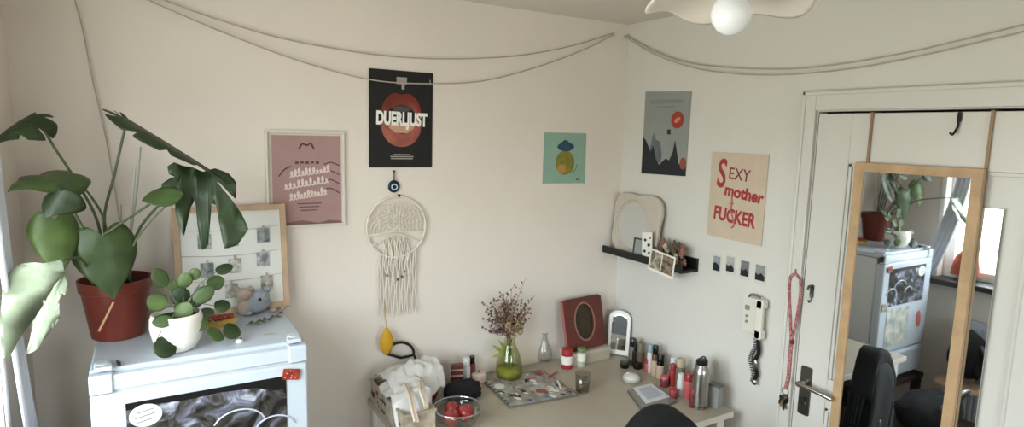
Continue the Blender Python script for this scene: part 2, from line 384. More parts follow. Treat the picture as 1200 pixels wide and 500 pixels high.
part('print', rect(NB(), fr, -2.184, .925, -1.763, 1.160, .0002, .0012), CR, t)
b = NB(); prism(b, [(-2.184, 1.160), (-2.184, 1.140), (-2.12, 1.145), (-2.05, 1.140), (-1.95, 1.144), (-1.85, 1.138), (-1.80, 1.12), (-1.772, 1.118), (-1.763, 1.09), (-1.763, 1.160)], fr, .0012, .0016)
part('dark_band', b, BLACK, t)
b = NB()
for cx_, cy_, r_ in ((-1.90, 1.02, .075), (-1.80, .99, .06), (-2.0, .99, .05)):
    tube(b, [fr.p(cx_+r_*math.cos(R(a)), cy_+r_*.8*math.sin(R(a)), .0018) for a in range(15, 175, 20)], .0028, 5)
part('arches', b, mat('print_pale', '#b9bcc8', .4), t)
t = thing('round_sticker', 'white round sticker on top left corner of the crowd photograph', 'sticker', (-2.145, fy0-.003, 1.09))
part('disc', prism(NB(), circ(.040, 32, -2.138, 1.117, .82), fr, .0018, .0026), PAPERW, t)
b = NB()
for k in range(3): rect(b, Fr(fr.p(-2.138, 1.117+.014-k*.014, 0), (1, 0, .18), (0, 0, 1)), -.028+abs(k-1)*.006, -.002, .028-abs(k-1)*.006, .001, .0027, .0031)
part('print_lines', b, mat('grey_ink', '#777b82', .6), t)
b = NB(); f2 = Fr((-1.748, fy0-.002, 1.163), (1, 0, -.18), (.18, 0, 1))
t = thing('fridge_magnet', 'red speckled rectangular magnet at the top right of the fridge door', 'magnet', (-1.748, fy0-.002, 1.15))
part('plate', prism(b, rrect(.052, .034, .004), f2, .0012, .006), mat('magnet_red', '#8a2f22', .4, var=.35, scale=60), t, bev=.001)
b = NB()
for k in range(7): prism(b, circ(.0016+.001*rnd.random(), 8, rnd.uniform(-.02, .02), rnd.uniform(-.012, .012)), f2, .006, .0066)
part('speckles', b, mat('magnet_gold', '#d8b884', .4), t)
CP = mat('comic_print', '#d9d3bd', .6, scale=16, col2='#8f9aa0')
single('poster_print', rect(NB(), fr, -2.04, .665, -1.775, .905, .0002, .0012), CP, 'cream comic style print on the lower fridge door', 'poster')
single('oval_magnet', prism(NB(), circ(.055, 24, -2.165, .80, .45, R(80)), fr, .0002, .003), mat('oval_pink', '#c26a58', .5), 'reddish oval magnet on the lower fridge door', 'magnet')
single('square_magnet', prism(NB(), rrect(.05, .05, .006, cx=-1.735, cy=.925), fr, .0002, .004), mat('mag_dark', '#4b473d', .5, scale=40, col2='#d0c8b8'), 'small patterned square magnet at the right of the crowd photograph', 'magnet')
# =================================================================== WALL PICTURES, back wall
# pink lettered print in a clear frame with white rim
fA = Fr((0, -.001, 0), (1, 0, 0), (0, 0, 1))
t = thing('framed_print', 'dusty pink lettered print in a thin white frame, left of the black poster', 'framed print', (-1.58, -.001, 1.55))
x0, x1, z0, z1 = -1.728, -1.437, 1.545, 1.912
b = NB(); ring(b, [(x0, z0), (x1, z0), (x1, z1), (x0, z1)], [(x0+.008, z0+.008), (x1-.008, z0+.008), (x1-.008, z1-.008), (x0+.008, z1-.008)], fA, 0, .016)
part('frame', b, mat('frame_white', '#d8d2c8', .4), t, bev=.001)
part('backing_sheet', rect(NB(), fA, x0+.008, z0+.008, x1-.008, z1-.008, .001, .004), mat('mount_paper', '#cfc6bb', .7), t)
PK = mat('print_dusty_pink', '#a58482', .65, var=.03, scale=12)
part('pink_sheet', rect(NB(), fA, -1.705, 1.549, -1.449, 1.894, .004, .0046), PK, t)
cx = -1.577
b = NB()
b.free(); rs = random.Random(17)
for dz, dx, wd_ in ((.030, .010, .150), (-.014, -.004, .165), (-.058, .002, .140)):
    # one joined-up brush line: humps and loops of uneven height
    b = NB(); pts = []; n_ = 11; hs = [rs.uniform(.012, .03) for _ in range(n_)]
    for q_ in range(n_*8+1):
        s_ = q_/(n_*8); k_ = min(n_-1, q_//8); ph_ = (q_ % 8)/8*2*math.pi
        x_ = cx+dx-wd_/2+wd_*s_+.006*math.sin(ph_); z_ = 1.722+dz+(s_-.5)*wd_*.14+hs[k_]*.5*(1-math.cos(ph_))-.006
        pts.append(fA.p(x_, z_, .0052))
    tube(b, pts, .0034, 6, sm=0)
    part('brush_script_line', b, mat('ink_white', '#dccbc5', .6), t)
b = NB(); b.free()
for k in range(5): part('ink_dash', rect(NB(), fA, cx-.045+k*.019, 1.786+.0015*(k%2), cx-.032+k*.019, 1.797, .0046, .005), mat('ink_plum', '#5f4247', .6), t)
b = NB()
b.free(); PLUM = mat('ink_plum', '#5f4247', .6)
for k in range(3): part('ink_line', rect(NB(), fA, cx-.04+k*.006, 1.632-k*.013, cx+.05-k*.008, 1.636-k*.013, .0046, .005), PLUM, t)
part('ink_arch', tube(NB(), [fA.p(cx-.03, 1.842, .005), fA.p(cx-.018, 1.862, .005), fA.p(cx, 1.857, .005), fA.p(cx+.014, 1.864, .005), fA.p(cx+.026, 1.842, .005)], .003, 5), PLUM, t)
for k in range(4):
    part('ink_stroke', tube(NB(), [fA.p(cx+.062, 1.785-k*.032, .005), fA.p(cx+.09, 1.792-k*.034, .005), fA.p(cx+.122, 1.779-k*.036, .005)], .0022, 5), PLUM, t)
part('ink_stroke', tube(NB(), [fA.p(cx-.105, 1.74, .005), fA.p(cx-.085, 1.765, .005), fA.p(cx-.06, 1.778, .005)], .0025, 5), PLUM, t)
b = NB(); prism(b, [(-1.705, 1.549), (-1.449, 1.549), (-1.449, 1.560), (-1.50, 1.566), (-1.54, 1.556), (-1.60, 1.570), (-1.66, 1.562), (-1.705, 1.572)], fA, .0046, .005)
part('bottom_band', b, mat('ink_plum2', '#7a5e5a', .6), t)
# black poster with lips
fr = Fr((-1.198, -.004, 1.966), (1, 0, -.006), (0, 0, 1)); w2, h2 = .137, .196
t = thing('poster', 'black poster with red lips and bold white lettering', 'poster', (-1.198, -.004, 1.770))
part('sheet', rect(NB(), fr, -w2, -h2, w2, h2, 0, .001), mat('poster_black', '#0d0c0e', .55), t)
LIP = mat('lip_red', '#74291f', .3, var=.3, scale=10); LIPL = mat('lip_pink', '#9a5547', .35, var=.25, scale=14)
def lipshape(sgn, mi=0):
    b = NB(); N = 20; rows = []
    for i in range(N+1):
        a = math.pi*i/N; c, s = math.cos(a), math.sin(a)
        o = V3((-.088*c, sgn*(.112*s**.75 if s > 0 else 0), 0)); 
        if sgn > 0: o.y -= .012*math.exp(-(c/.22)**2)
        inn = V3((-.066*c, sgn*.058*s, 0)); rows.append((o, inn))
    rings = []
    for o, inn in rows:
        rings.append([b.verts.new(fr.p(*(inn.lerp(o, t_).xy), .0012+.0035*math.sin(math.pi*t_))) for t_ in (0, .2, .4, .6, .8, 1)])
    for A, B in zip(rings, rings[1:]):
        for k in range(5): b.faces.new((A[k], A[k+1], B[k+1], B[k]))
    return b
part('upper_lip', lipshape(1), LIP, t, smooth=True); part('lower_lip', lipshape(-1), LIPL, t, smooth=True)
b = NB(); prism(b, [(-.062, -.018), (.062, -.018), (.052, -.036), (.025, -.055), (-.025, -.055), (-.052, -.036)], fr, .001, .0022); part('tongue', b, mat('tongue_peach', '#c49a80', .4), t)
b = NB(); prism(b, circ(.04, 20, .0, .042, .3), fr, .001, .002); part('teeth', b, mat('teeth_shade', '#4d4840', .5), t)
part('title_lettering', lettering('DUERLJUST', .072, fr, 0, .0, .0062, .0034, R(-1), sx_=.60), mat('ink_pure_white', '#f2efe9', .6), t)
b = NB(); 
for k, ww in enumerate((.075, .1, .095)): rect(b, fr, -ww/2+.003, -.146-k*.008, ww/2+.003, -.1415-k*.008, .001, .0014)
part('credits', b, mat('ink_grey', '#9a9790', .6), t)
b = NB(); rect(b, fr, -.022, .142, .022, .170, .001, .0014); rect(b, fr, .0, .122, .012, .142, .001, .0014); part('logo_block', b, mat('ink_grey3', '#a5a29b', .6), t)
b = NB(); rect(b, fr, .122, .145, .127, .168, .001, .0014); part('side_mark', b, mat('ink_grey4', '#8f8c88', .6), t)
# mint pineapple card
t = thing('art_print', 'small mint green print of a pineapple shape with blue top', 'art print', (-.365, -.001, 1.685))
fr = Fr((-.365, -.001, 1.807), (1, 0, .0), (0, 0, 1)); MINT = mat('mint_paper', '#8dad9b', .7, var=.04, scale=25)
part('sheet', prism(NB(), [(-.126, -.12), (.128, -.124), (.126, .122), (-.124, .122)], fr, 0, .001), MINT, t)
part('fruit_body', prism(NB(), circ(.056, 26, .002, -.022, 1.05), fr, .001, .0018), mat('olive_print', '#7d7a2e', .6, var=.2, scale=40), t)
part('fruit_blush', prism(NB(), circ(.026, 20, -.018, -.05, .8), fr, .0018, .0024), mat('orange_print', '#b88a4a', .6), t)
b = NB(); prism(b, circ(.05, 20, .004, .055, .42), fr, .001, .0018); prism(b, circ(.022, 16, .0, .07, .8), fr, .0018, .0022); part('leaf_crown', b, mat('blue_print', '#2c4a63', .6, var=.3, scale=50), t)
b = NB(); tube(b, [fr.p(.04, -.07, .001), fr.p(.065, -.055, .001), fr.p(.075, -.03, .001)], .002, 5); rect(b, fr, .07, -.108, .095, -.100, .001, .0014); part('signature', b, mat('ink_grey5', '#5f6f60', .6), t)
# blue eye charm
t = thing('eye_charm', 'blue glass eye charm hanging under the black poster', 'charm', (-1.232, -.01, 1.66))
fr = Fr((-1.232, -.008, 1.692), (1, 0, 0), (0, 0, 1))
b = NB(); lathe(b, [(0, .0055), (.012, .005), (.022, .003), (.026, 0), (.022, -.003), (0, -.004)], fr.p(0, 0), RX(90), 28); part('glass_disc', b, mat('cobalt', '#14263f', .12), t, smooth=True)
part('white_ring', prism(NB(), circ(.014, 20, 0, -.002), fr, .0046, .0062), mat('eye_white', '#b8c3cf', .3), t); part('pupil', prism(NB(), circ(.008, 16, 0, -.002), fr, .0062, .0072), mat('eye_navy', '#0a1424', .2), t)
b = NB(); tube(b, [fr.p(0, .024, 0), fr.p(.001, .045, 0), fr.p(-.001, .062, 0)], .0022, 6); prism(b, circ(.005, 10, 0, .062), fr, -.004, .003); part('cord', b, mat('cord_dark', '#3e3a3a', .7), t)
# white dreamcatcher
CRO = mat('cream_cotton', '#ddd4c9', .9, bump=.3, bscale=150)
cx, cz, rr = -1.222, 1.522, .128
t = thing('dreamcatcher', 'cream macrame dreamcatcher with long fringe hanging on the back wall', 'dreamcatcher', (cx, -.012, 1.14))
fr = Fr((cx, -.014, cz), (1, 0, 0), (0, 0, 1))
b = NB(); tube(b, [fr.p(rr*math.cos(2*math.pi*i/48), rr*math.sin(2*math.pi*i/48)) for i in range(48)], .0045, 8, sm=0, closed=True); part('hoop', b, CRO, t)
b = NB()
for k in range(9):      # lace fans in the upper half
    r_ = .018+.013*k
    pts = []
    for i in range(0, 61):
        a = math.pi*i/60; q = r_+.005*math.sin(10*a+k*1.5); x_, z_ = q*math.cos(a), -.02+q*math.sin(a)
        if x_*x_+z_*z_ < (rr-.004)**2: pts.append(fr.p(x_, z_, .001*math.sin(k)))
    tube(b, pts, .0019, 4, sm=0)
for k in range(19):
    a = math.pi*k/18; L_ = rr-.002; 
    x_, z_ = L_*math.cos(a), -.02+L_*math.sin(a); s = 1
    while (x_*s)**2+(-.02+(z_+.02)*s)**2 > (rr-.002)**2: s -= .01
    tube(b, [fr.p(.01*math.cos(a), -.02+.01*math.sin(a)), fr.p(x_*s, -.02+(z_+.02)*s)], .0016, 4, sm=0)
tube(b, [fr.p(-.122, -.028), fr.p(0, -.018, .002), fr.p(.122, -.028)], .004, 6); tube(b, [fr.p(-.105, -.07), fr.p(-.05, -.045), fr.p(0, -.03), fr.p(.05, -.045), fr.p(.105, -.07)], .0035, 6)
part('lace', b, CRO, t)
b = NB()
for k in range(15):
    x_ = -.083+.167*k/14; zt_ = -math.sqrt(max(0, rr*rr-x_*x_))*(1 if abs(x_) > .06 else .35)
    zb = -.372+.012*math.sin(k*2.2)+(.0 if k in (0, 1, 13, 14) else -.002)
    pts = [fr.p(x_+.0035*math.sin(k*3+j*1.7), zt_+(zb-zt_)*j/7, .002*math.sin(k+j)) for j in range(8)]
    tube(b, pts, (.0028, .0022), 5, sm=2)
for k in range(5):
    x_ = -.05+.025*k; tube(b, [fr.p(x_-.0125, -.05, .004), fr.p(x_+.004, -.11, .004), fr.p(x_-.006, -.16, .004), fr.p(x_+.01, -.21, .004)], .0026, 5)
part('fringe', b, CRO, t, kind='stuff')
b = NB()
for x_, z_ in ((.002, -.222), (.021, -.213), (.030, -.192), (-.045, -.2)): ell(b, fr.p(x_, z_, .006), (.005, .005, .006), seg=10)
part('beads', b, mat('bead_brown', '#5b4740', .4), t)
part('nail', lathe(NB(), [(0, 0), (.0075, 0), (.0065, .006), (0, .008)], (cx+.01, -.012, cz+rr+.003), RX(90), 14), mat('nail_brown', '#4a2f27', .4), t)
# yellow teardrop ornament
t = thing('hanging_ornament', 'yellow teardrop ornament on a thin cord below the dreamcatcher', 'ornament', (-1.29, -.06, 1.0))
P0 = H(453, 400, 1, -.05)
b = NB(); lathe(b, [(0, -.062), (.012, -.052), (.024, -.030), (.030, -.005), (.027, .018), (.016, .040), (.007, .058), (0, .066)], P0, RX(0), 24, sc=(1, .5)); part('drop', b, mat('mustard', '#c8961c', .55, var=.06, scale=20), t, smooth=True)
b = NB(); tube(b, [P0+V3((0, 0, .064)), P0+V3((-.002, .015, .11)), P0+V3((.002, .035, .175))], .0018, 6); part('cord', b, mat('cord_gold', '#b59a6a', .8), t)
# hanging wires / garlands
def wire(name, pts, ax, label, grp=None, r=.0026, m=WIRE, off=-.014):
    P = [H(x, y, ax, off) for x, y in pts]; P = [V3(p) for p in P]
    for p in P: p.z = min(p.z, ZC-.01)
    b = NB(); tube(b, P, r, 6, sm=8)
    for e in (P[0], P[-1]): ell(b, e, (r*1.8,)*3, seg=8)
    return single(name, b, m, label, 'fairy light wire', grp, smooth=True)
WG = 'fairy light wires strung along the walls'
wire('fairy_light_wire', [(172, -12), (200, 3), (262, 25), (340, 47), (440, 64), (520, 69), (600, 66), (665, 55), (719, 39)], 1, 'upper of the two sagging wires strung across the back wall', WG)
wire('fairy_light_wire', [(150, -12), (185, 5), (262, 38), (350, 71), (432, 93), (500, 98), (565, 95), (625, 80), (680, 60), (719, 41)], 1, 'lower sagging wire on the back wall, crossing the black poster', WG, off=-.02)
wire('fairy_light_wire', [(731, 40), (762, 57), (800, 72), (850, 79), (920, 81), (985, 75), (1060, 62), (1130, 46), (1195, 30), (1235, 20)], 0, 'upper of the two wires strung over the door wall', WG, off=-.016)
wire('fairy_light_wire', [(731, 42), (768, 64), (815, 80), (870, 87), (930, 87), (1000, 80), (1070, 67), (1140, 51), (1195, 38), (1235, 28)], 0, 'lower of the two wires strung over the door wall', WG, off=-.024)
wire('loose_wire', [(84, -14), (97, 35), (108, 90), (118, 135), (126, 170), (136, 230), (146, 300)], 1, 'thin grey wire hanging down the back wall behind the big plant', r=.0022)
# =================================================================== RIGHT WALL PICTURES
t = thing('poster', 'grey poster with black pine tops and a red disc, above the shelf mirror', 'poster', (-.001, -.3, 1.74))
fr = Fr((-.002, -.298, 1.938), (0, -1, 0), (0, 0, 1)); GP = mat('poster_grey', '#8f938f', .6, var=.05, scale=5)
part('sheet', prism(NB(), [(-.148, -.198), (.142, -.192), (.147, .188), (-.148, .200)], fr, 0, .001), GP, t)
b = NB(); prism(b, [(-.148, -.198), (.142, -.192), (.140, -.135), (.12, -.125), (.095, -.14), (.085, -.10), (.065, -.03), (.055, -.085), (.035, -.125), (.01, -.118), (-.03, -.15), (-.055, -.12), (-.075, -.06), (-.09, -.09), (-.11, -.06), (-.128, -.035), (-.1479, -.02)], fr, .001, .0016)
part('pine_silhouettes', b, mat('ink_blueblack', '#1d2127', .6, var=.2, scale=20), t)
b = NB(); prism(b, [(-.10, -.10), (-.085, -.02), (-.07, .005), (-.06, -.03), (-.03, -.04), (-.015, -.10), (-.02, -.14), (-.08, -.14)], fr, .001, .0013); part('grey_peaks', b, mat('ink_midgrey', '#646b6f', .6, var=.2, scale=18), t)
part('red_disc', prism(NB(), circ(.039, 28, .072, .062), fr, .001, .0016), mat('disc_red', '#97382b', .55), t)
part('disc_mark', prism(NB(), circ(.02, 16, .072, .062, .5, R(30)), fr, .0016, .002), mat('disc_orange', '#cf8264', .55), t)
b = NB(); rect(b, fr, .012, -.005, .034, .018, .001, .0016); part('small_block', b, mat('ink_brown', '#3b2420', .6), t)
b = NB(); rect(b, fr, -.11, .138, .10, .156, .001, .0014); rect(b, fr, -.06, .118, .05, .128, .001, .0014); part('title_band', b, mat('ink_softgrey', '#80857f', .6), t)
b = NB(); prism(b, circ(.02, 14, .122, -.135, 1.4), fr, .0016, .0019); part('rust_patch', b, mat('rust_print', '#8f4a3a', .6), t)
t = thing('poster', 'beige poster with red hand drawn lettering, left of the door', 'poster', (-.001, -.725, 1.5))
fr = Fr((-.003, -.725, 1.68), (0, -1, 0), (0, 0, 1)); BG_ = mat('poster_beige', '#c7b6a2', .7, var=.03, scale=20)
part('sheet', prism(NB(), [(-.139, -.180), (.139, -.184), (.141, .183), (-.141, .183)], fr, 0, .001), BG_, t)
RED = mat('ink_red', '#a03236', .6); DRED = mat('ink_darkred', '#7a3436', .6)
b = NB()
b.free()
part('big_initial', lettering('S', .17, fr, -.080, .088, .0014, .003, R(-4), sx_=.62), RED, t)
part('middle_lettering', lettering('mother', .066, fr, .035, .016, .0014, .0028, R(-6), sx_=.95), RED, t)
part('lower_lettering', lettering('FUCKER', .078, fr, -.005, -.085, .0014, .003, R(-4), sx_=.74), RED, t)
b = NB(); merge(b, lettering('EXY', .07, fr, .008, .092, .0014, .0005, R(-4), sx_=.85)); part('thin_lettering', b, DRED, t)
b = NB(); tube(b, [fr.p(-.022, .01, .0014), fr.p(-.018, -.03, .0014), fr.p(-.026, -.06, .0014)], .004, 6); tube(b, [fr.p(-.03, -.03, .0014), fr.p(-.01, -.028, .0014)], .003, 6); tube(b, [fr.p(-.02, -.06, .0014), fr.p(.0, -.115, .0014), fr.p(-.012, -.13, .0014)], .004, 6); part('pink_strokes', b, mat('ink_rose', '#b56a6c', .6), t)
# four instant photos in a row
for i, (px, py, wd, lab) in enumerate(((840, 309, .046, 'first instant photo from the shelf in the row of four'), (856, 310, .05, 'second instant photo from the shelf, pale upper half'), (873, 315, .05, 'third instant photo from the shelf, mostly black'), (891, 320, .054, 'instant photo at the door end of the row of four'))):
    p = H(px, py, 0, -.001); f3 = Fr(p, (0, -1, 0), (0, 0, 1))
    t = thing('instant_photo', lab, 'photo', p-V3((0, 0, .04)), 'row of four instant photos')
    part('card', rect(NB(), f3, -wd/2, -.046, wd/2, .04, 0, .001), mat('card_white', '#cfccc6', .5), t)
    part('picture_area', rect(NB(), f3, -wd/2+.005, -.03, wd/2-.005, .033, .001, .0014), mat('pic_sky%d' % i, ('#8b93a0', '#a9aaa5', '#70747a', '#8b8f8c')[i], .3, var=.15, scale=60), t)
    part('dark_subject', prism(NB(), [(-wd/2+.005, -.03), (wd/2-.005, -.03), (wd/2-.005, -.012), (.004, .002), (-.008, -.008 if i else .006), (-wd/2+.005, .0)], f3, .0014, .0018), mat('pic_dark', '#1e2226', .3), t)
# =================================================================== PICTURE LEDGE with mirror etc.
t = thing('wall_shelf', 'narrow black picture ledge mounted in the room corner', 'shelf', (-.05, -.27, 1.32))
b = NB(); bbox(b, (-.001, -.004, 1.325), (-.012, -.548, 1.385)); part('back_plate', b, BLACK, t, bev=.001)
b = NB(); bbox(b, (-.012, -.004, 1.325), (-.108, -.548, 1.337)); part('ledge', b, BLACK, t, bev=.001)
b = NB(); bbox(b, (-.100, -.004, 1.337), (-.108, -.548, 1.360)); part('front_lip', b, BLACK, t, bev=.001)
# wavy frame mirror
lean = Fr((-.058, -.178, 1.338), (0, -1, 0), (.11, 0, 1))
t = thing('table_mirror', 'round mirror in a cream wavy edged frame on the black ledge', 'mirror', (-.058, -.178, 1.338))
outer = []; inner = []; N = 72
for i in range(N):
    a = 2*math.pi*i/N; c, s = math.cos(a), math.sin(a)
    k_ = (abs(c)**3.2+abs(s)**3.2)**(-1/3.2); wv = 1+.045*math.cos(4*a+math.pi)*1.0+.02*math.sin(3*a)
    outer.append((.168*k_*c*wv, .152+.155*k_*s*wv)); inner.append((-.028+.120*c, .145+.124*s))
b = NB(); ring(b, outer, inner, lean, -.008, .012); part('frame', b, mat('frame_cream', '#bdb4a6', .55, var=.03), t, bev=.004)
b = NB(); ring(b, [(x*1.0, y) for x, y in inner], [(-.028+(x+.028)*.92, .145+(y-.145)*.92) for x, y in inner], lean, .0, .007); part('inner_rim', b, mat('frame_cream', '#bdb4a6'), t, bev=.002)
part('mirror_glass', prism(NB(), circ(.112, 40, -.028, .145, 1.04), lean, -.002, .003), MIRROR, t)
# small dark framed glass at the mirror's foot
p = H(748, 287, 0, -.082); f3 = Fr((p.x, p.y, 1.338), (0, -1, 0), (.1, 0, 1))
t = thing('mini_frame', 'tiny dark framed picture at the foot of the wavy mirror', 'picture frame', f3.o)
b = NB(); ring(b, [(-.035, 0), (.035, 0), (.035, .095), (-.035, .095)], [(-.028, .007), (.028, .007), (.028, .088), (-.028, .088)], f3, 0, .006); part('frame', b, DSTEEL, t); part('picture', rect(NB(), f3, -.028, .007, .028, .088, .001, .003), mat('mini_grey', '#8d9692', .25), t)
# spotted card, photo strip card
p = H(762, 291, 0, -.092); f3 = Fr((-.093, -.315, 1.338), (0, -1, .12), (.05, 0, 1))
t = thing('photo_card', 'upright white card with black spots between mirror and flowers', 'card', f3.o)
part('card', rect(NB(), f3, -.032, .0, .036, .135, 0, .001), PAPERW, t)
b = NB()
for x_, z_, r_ in ((-.014, .045, .009), (.016, .038, .008), (-.01, .098, .009), (.014, .075, .01), (.024, .108, .006)): prism(b, circ(r_, 10, x_, z_, .8), f3, .001, .0014)
part('spots', b, BLACK, t)
f3 = Fr((-.1115, -.43, 1.302), (0, -1, -.10), (.02, 0, 1))
t = thing('photo_card', 'white bordered photo card propped against the front of the ledge', 'card', f3.o)
part('card', rect(NB(), f3, -.085, -.004, .075, .098, 0, .001), PAPERW, t)
part('left_picture', rect(NB(), f3, -.076, .008, -.008, .09, .001, .0014), mat('pc_a', '#4a4638', .3, scale=45, col2='#b8b09c'), t)
part('right_picture', rect(NB(), f3, -.003, .008, .066, .09, .001, .0014), mat('pc_b', '#3a2a22', .3, scale=45, col2='#a08a74'), t)
# little bouquet of dried blooms on the ledge
t = thing('dried_bouquet', 'small posy of dusky pink and cream dried blooms on the ledge', 'flowers', (-.06, -.45, 1.338))
b = NB(); rnd.seed(3)
for k in range(34):
    p = V3((-.06+rnd.uniform(-.02, .025), -.435+rnd.uniform(-.085, .085), 1.375+rnd.uniform(-.025, .06)))
    if k in (0,): p = V3((-.07, -.395, 1.44))
    bb = NB()
    for j in range(8):
        a = j*.785; ell(bb, p+V3((.006*math.cos(a)-.004, .011*math.cos(a), .011*math.sin(a))), (.004, .010, .0045), RX(math.degrees(a)), seg=8)
    ell(bb, p+V3((-.01, 0, 0)), (.007, .009, .009), seg=8)
    part('bloom', bb, (mat('bloom_pink', '#8a5f56', .8), mat('bloom_cream', '#b5a890', .8), mat('bloom_brown', '#5f4a38', .85), mat('bloom_olive', '#5a5340', .85))[k % 4], t, smooth=True)
b = NB()
for k in range(12):
    y_ = -.44+.012*(k-6); tube(b, [(-.06, -.46, 1.34), (-.06+.01*math.sin(k), (y_-.46)/2, 1.37), (-.06, y_, 1.40)], .0014, 5)
part('stalks', b, mat('stalk_brown', '#54452f', .8), t)
# =================================================================== INTERCOM, leash, hooks near the door
t = thing('intercom_handset', 'white wall telephone handset with a dark coiled cord', 'telephone', (-.001, -.87, 1.14))
fr = Fr((-.001, -.868, 1.21), (0, -1, 0), (0, 0, 1))
b = NB(); prism(b, rrect(.070, .150, .012, cx=-.018), fr, 0, .024); part('base_plate', b, CREAMP, t, bev=.003)
b = NB(); prism(b, rrect(.032, .165, .013, cx=.038), fr, .026, .046); prism(b, rrect(.040, .040, .012, cx=.036, cy=.062), fr, .012, .046); prism(b, rrect(.040, .040, .012, cx=.036, cy=-.062), fr, .012, .046); part('handset', b, CREAMP, t, bev=.005)
b = NB(); prism(b, rrect(.020, .02, .004, cx=-.03, cy=.03), fr, .024, .028); prism(b, circ(.006, 12, -.03, -.005), fr, .024, .028); prism(b, circ(.006, 12, -.03, -.028), fr, .024, .028); part('buttons', b, mat('btn_grey', '#8b8982', .5), t)
b = NB(); tube(b, [fr.p(-.03, .075, .02), fr.p(-.01, .09, .03), fr.p(.03, .088, .03)], .005, 6); part('cradle_hook', b, mat('hook_grey', '#6f6d68', .5), t)
b = NB(); pts = []
for i in range(150):
    s = i/149; z_ = -.075-.20*s; a = s*26*2*math.pi; pts.append(fr.p(.005+.010*math.sin(s*9)+.008*math.cos(a), z_, .014+.008*math.sin(a)))
tube(b, pts, .0022, 5, sm=0); tube(b, [fr.p(.0, -.07, .014), fr.p(.004, -.078, .014)], .004, 6); part('coiled_cord', b, mat('cord_black', '#3a3a3a', .45), t)
t = thing('key_tag', 'black strap with silver buckle hanging below the wall telephone', 'key tag', (-.02, -.88, .93))
p = H(886, 425, 0, -.022); f3 = Fr(p, (0, -1, 0), (0, 0, 1))
b = NB(); tube(b, [f3.p(-.006, .12), f3.p(.008, .05), f3.p(-.008, .0), f3.p(.008, -.04), f3.p(-.002, -.075)], .008, 6); part('strap', b, BLACKM, t)
b = NB(); ell(b, f3.p(.0, -.005, .006), (.006, .010, .022), seg=12); ell(b, f3.p(.0, -.08, .002), (.008, .013, .013), seg=12); part('buckle', b, STEEL, t)
# red and white braided leash on a hook
t = thing('braided_leash', 'red and white braided leash looped from a hook beside the door', 'leash', (-.03, -1.02, 1.0))
LY = -.022
def pl(x, y): return H(x, y, 0, LY)
loop = [pl(*q) for q in ((932, 320), (926, 326), (925, 345), (926, 370), (927, 395), (929, 395), (934, 370), (938, 345), (938, 327))]
RW = mat('rope_red_white', '#8a2f38', .8, scale=130, col2='#b98d88', bump=.3, bscale=200)
b = NB(); tube(b, loop, .0052, 8, closed=True, sm=6); part('loop', b, RW, t, smooth=True)
b = NB(); tube(b, [pl(928, 393), pl(926, 415), pl(924, 440), pl(921, 455)], .0075, 8); part('twisted_end', b, RW, t, smooth=True)
b = NB(); ell(b, pl(928, 400), (.009, .009, .013), seg=12); part('knot', b, mat('rope_dark', '#6a2a2e', .8), t)
b = NB(); tube(b, [pl(932, 318), pl(932, 312)+V3((.015, 0, 0))], .004, 6); part('hook', b, STEEL, t)
t = thing('key_bunch', 'bunch of metal keys and clips at the end of the leash', 'keys', pl(916, 478))
p = pl(920, 458)
b = NB(); tube(b, [p+V3((0, .014*math.cos(a*.524), .014*math.sin(a*.524))) for a in range(12)], .0018, 6, sm=2, closed=True); part('ring', b, STEEL, t)
for k, (dy, L_, an) in enumerate(((.018, .055, 12), (.004, .062, 2), (-.008, .05, -8), (-.016, .04, -18))):
    f3 = Fr(p+V3((-.004*k, 0, -.012)), (0, -math.cos(R(an)), math.sin(R(an))), (0, math.sin(R(an)), math.cos(R(an))))
    b = NB(); prism(b, circ(.010, 14, 0, -.012), f3, 0, .0022); prism(b, [(-.0035, -.02), (.0035, -.02), (.0035, -L_), (0, -L_-.004), (-.0035, -L_+.002), (-.006, -L_+.01), (-.0035, -L_+.014), (-.006, -L_+.02), (-.0035, -L_+.024)], f3, 0, .0022)
    part('key', b, (STEEL, DSTEEL, BRASS, DSTEEL)[k], t)
b = NB(); ell(b, p+V3((0, -.006, -.03)), (.008, .012, .02), seg=12); part('fob', b, BLACK, t)
t = thing('wall_hook', 'small dark metal hook on the door above the handle', 'hook', H(952, 352, 0, -.01))
p = H(952, 338, 0, -.007); f3 = Fr(p, (0, -1, 0), (0, 0, 1))
b = NB(); prism(b, rrect(.014, .05, .005, cy=-.01), f3, 0, .004); part('plate', b, DSTEEL, t)
b = NB(); tube(b, [f3.p(0, .005, .004), f3.p(0, .012, .02), f3.p(0, -.0, .028)], .004, 6); tube(b, [f3.p(0, -.02, .004), f3.p(0, -.042, .006), f3.p(0, -.05, .014), f3.p(0, -.042, .020)], .003, 6); part('prong', b, DSTEEL, t)
t = thing('door_hook', 'small black hook on the top rail of the door above the framed mirror', 'hook', H(1125, 165, 0, -.01))
p = H(1125, 137, 0, -.007); f3 = Fr(p, (0, -1, 0), (0, 0, 1))
b = NB(); tube(b, [f3.p(0, .012, .004), f3.p(0, -.01, .006), f3.p(.0, -.03, .008), f3.p(-.006, -.052, .018), f3.p(-.008, -.048, .03)], .0035, 8); part('wire_hook', b, BLACK, t)
b = NB(); prism(b, rrect(.012, .03, .004), f3, 0, .004); part('plate', b, BLACK, t)
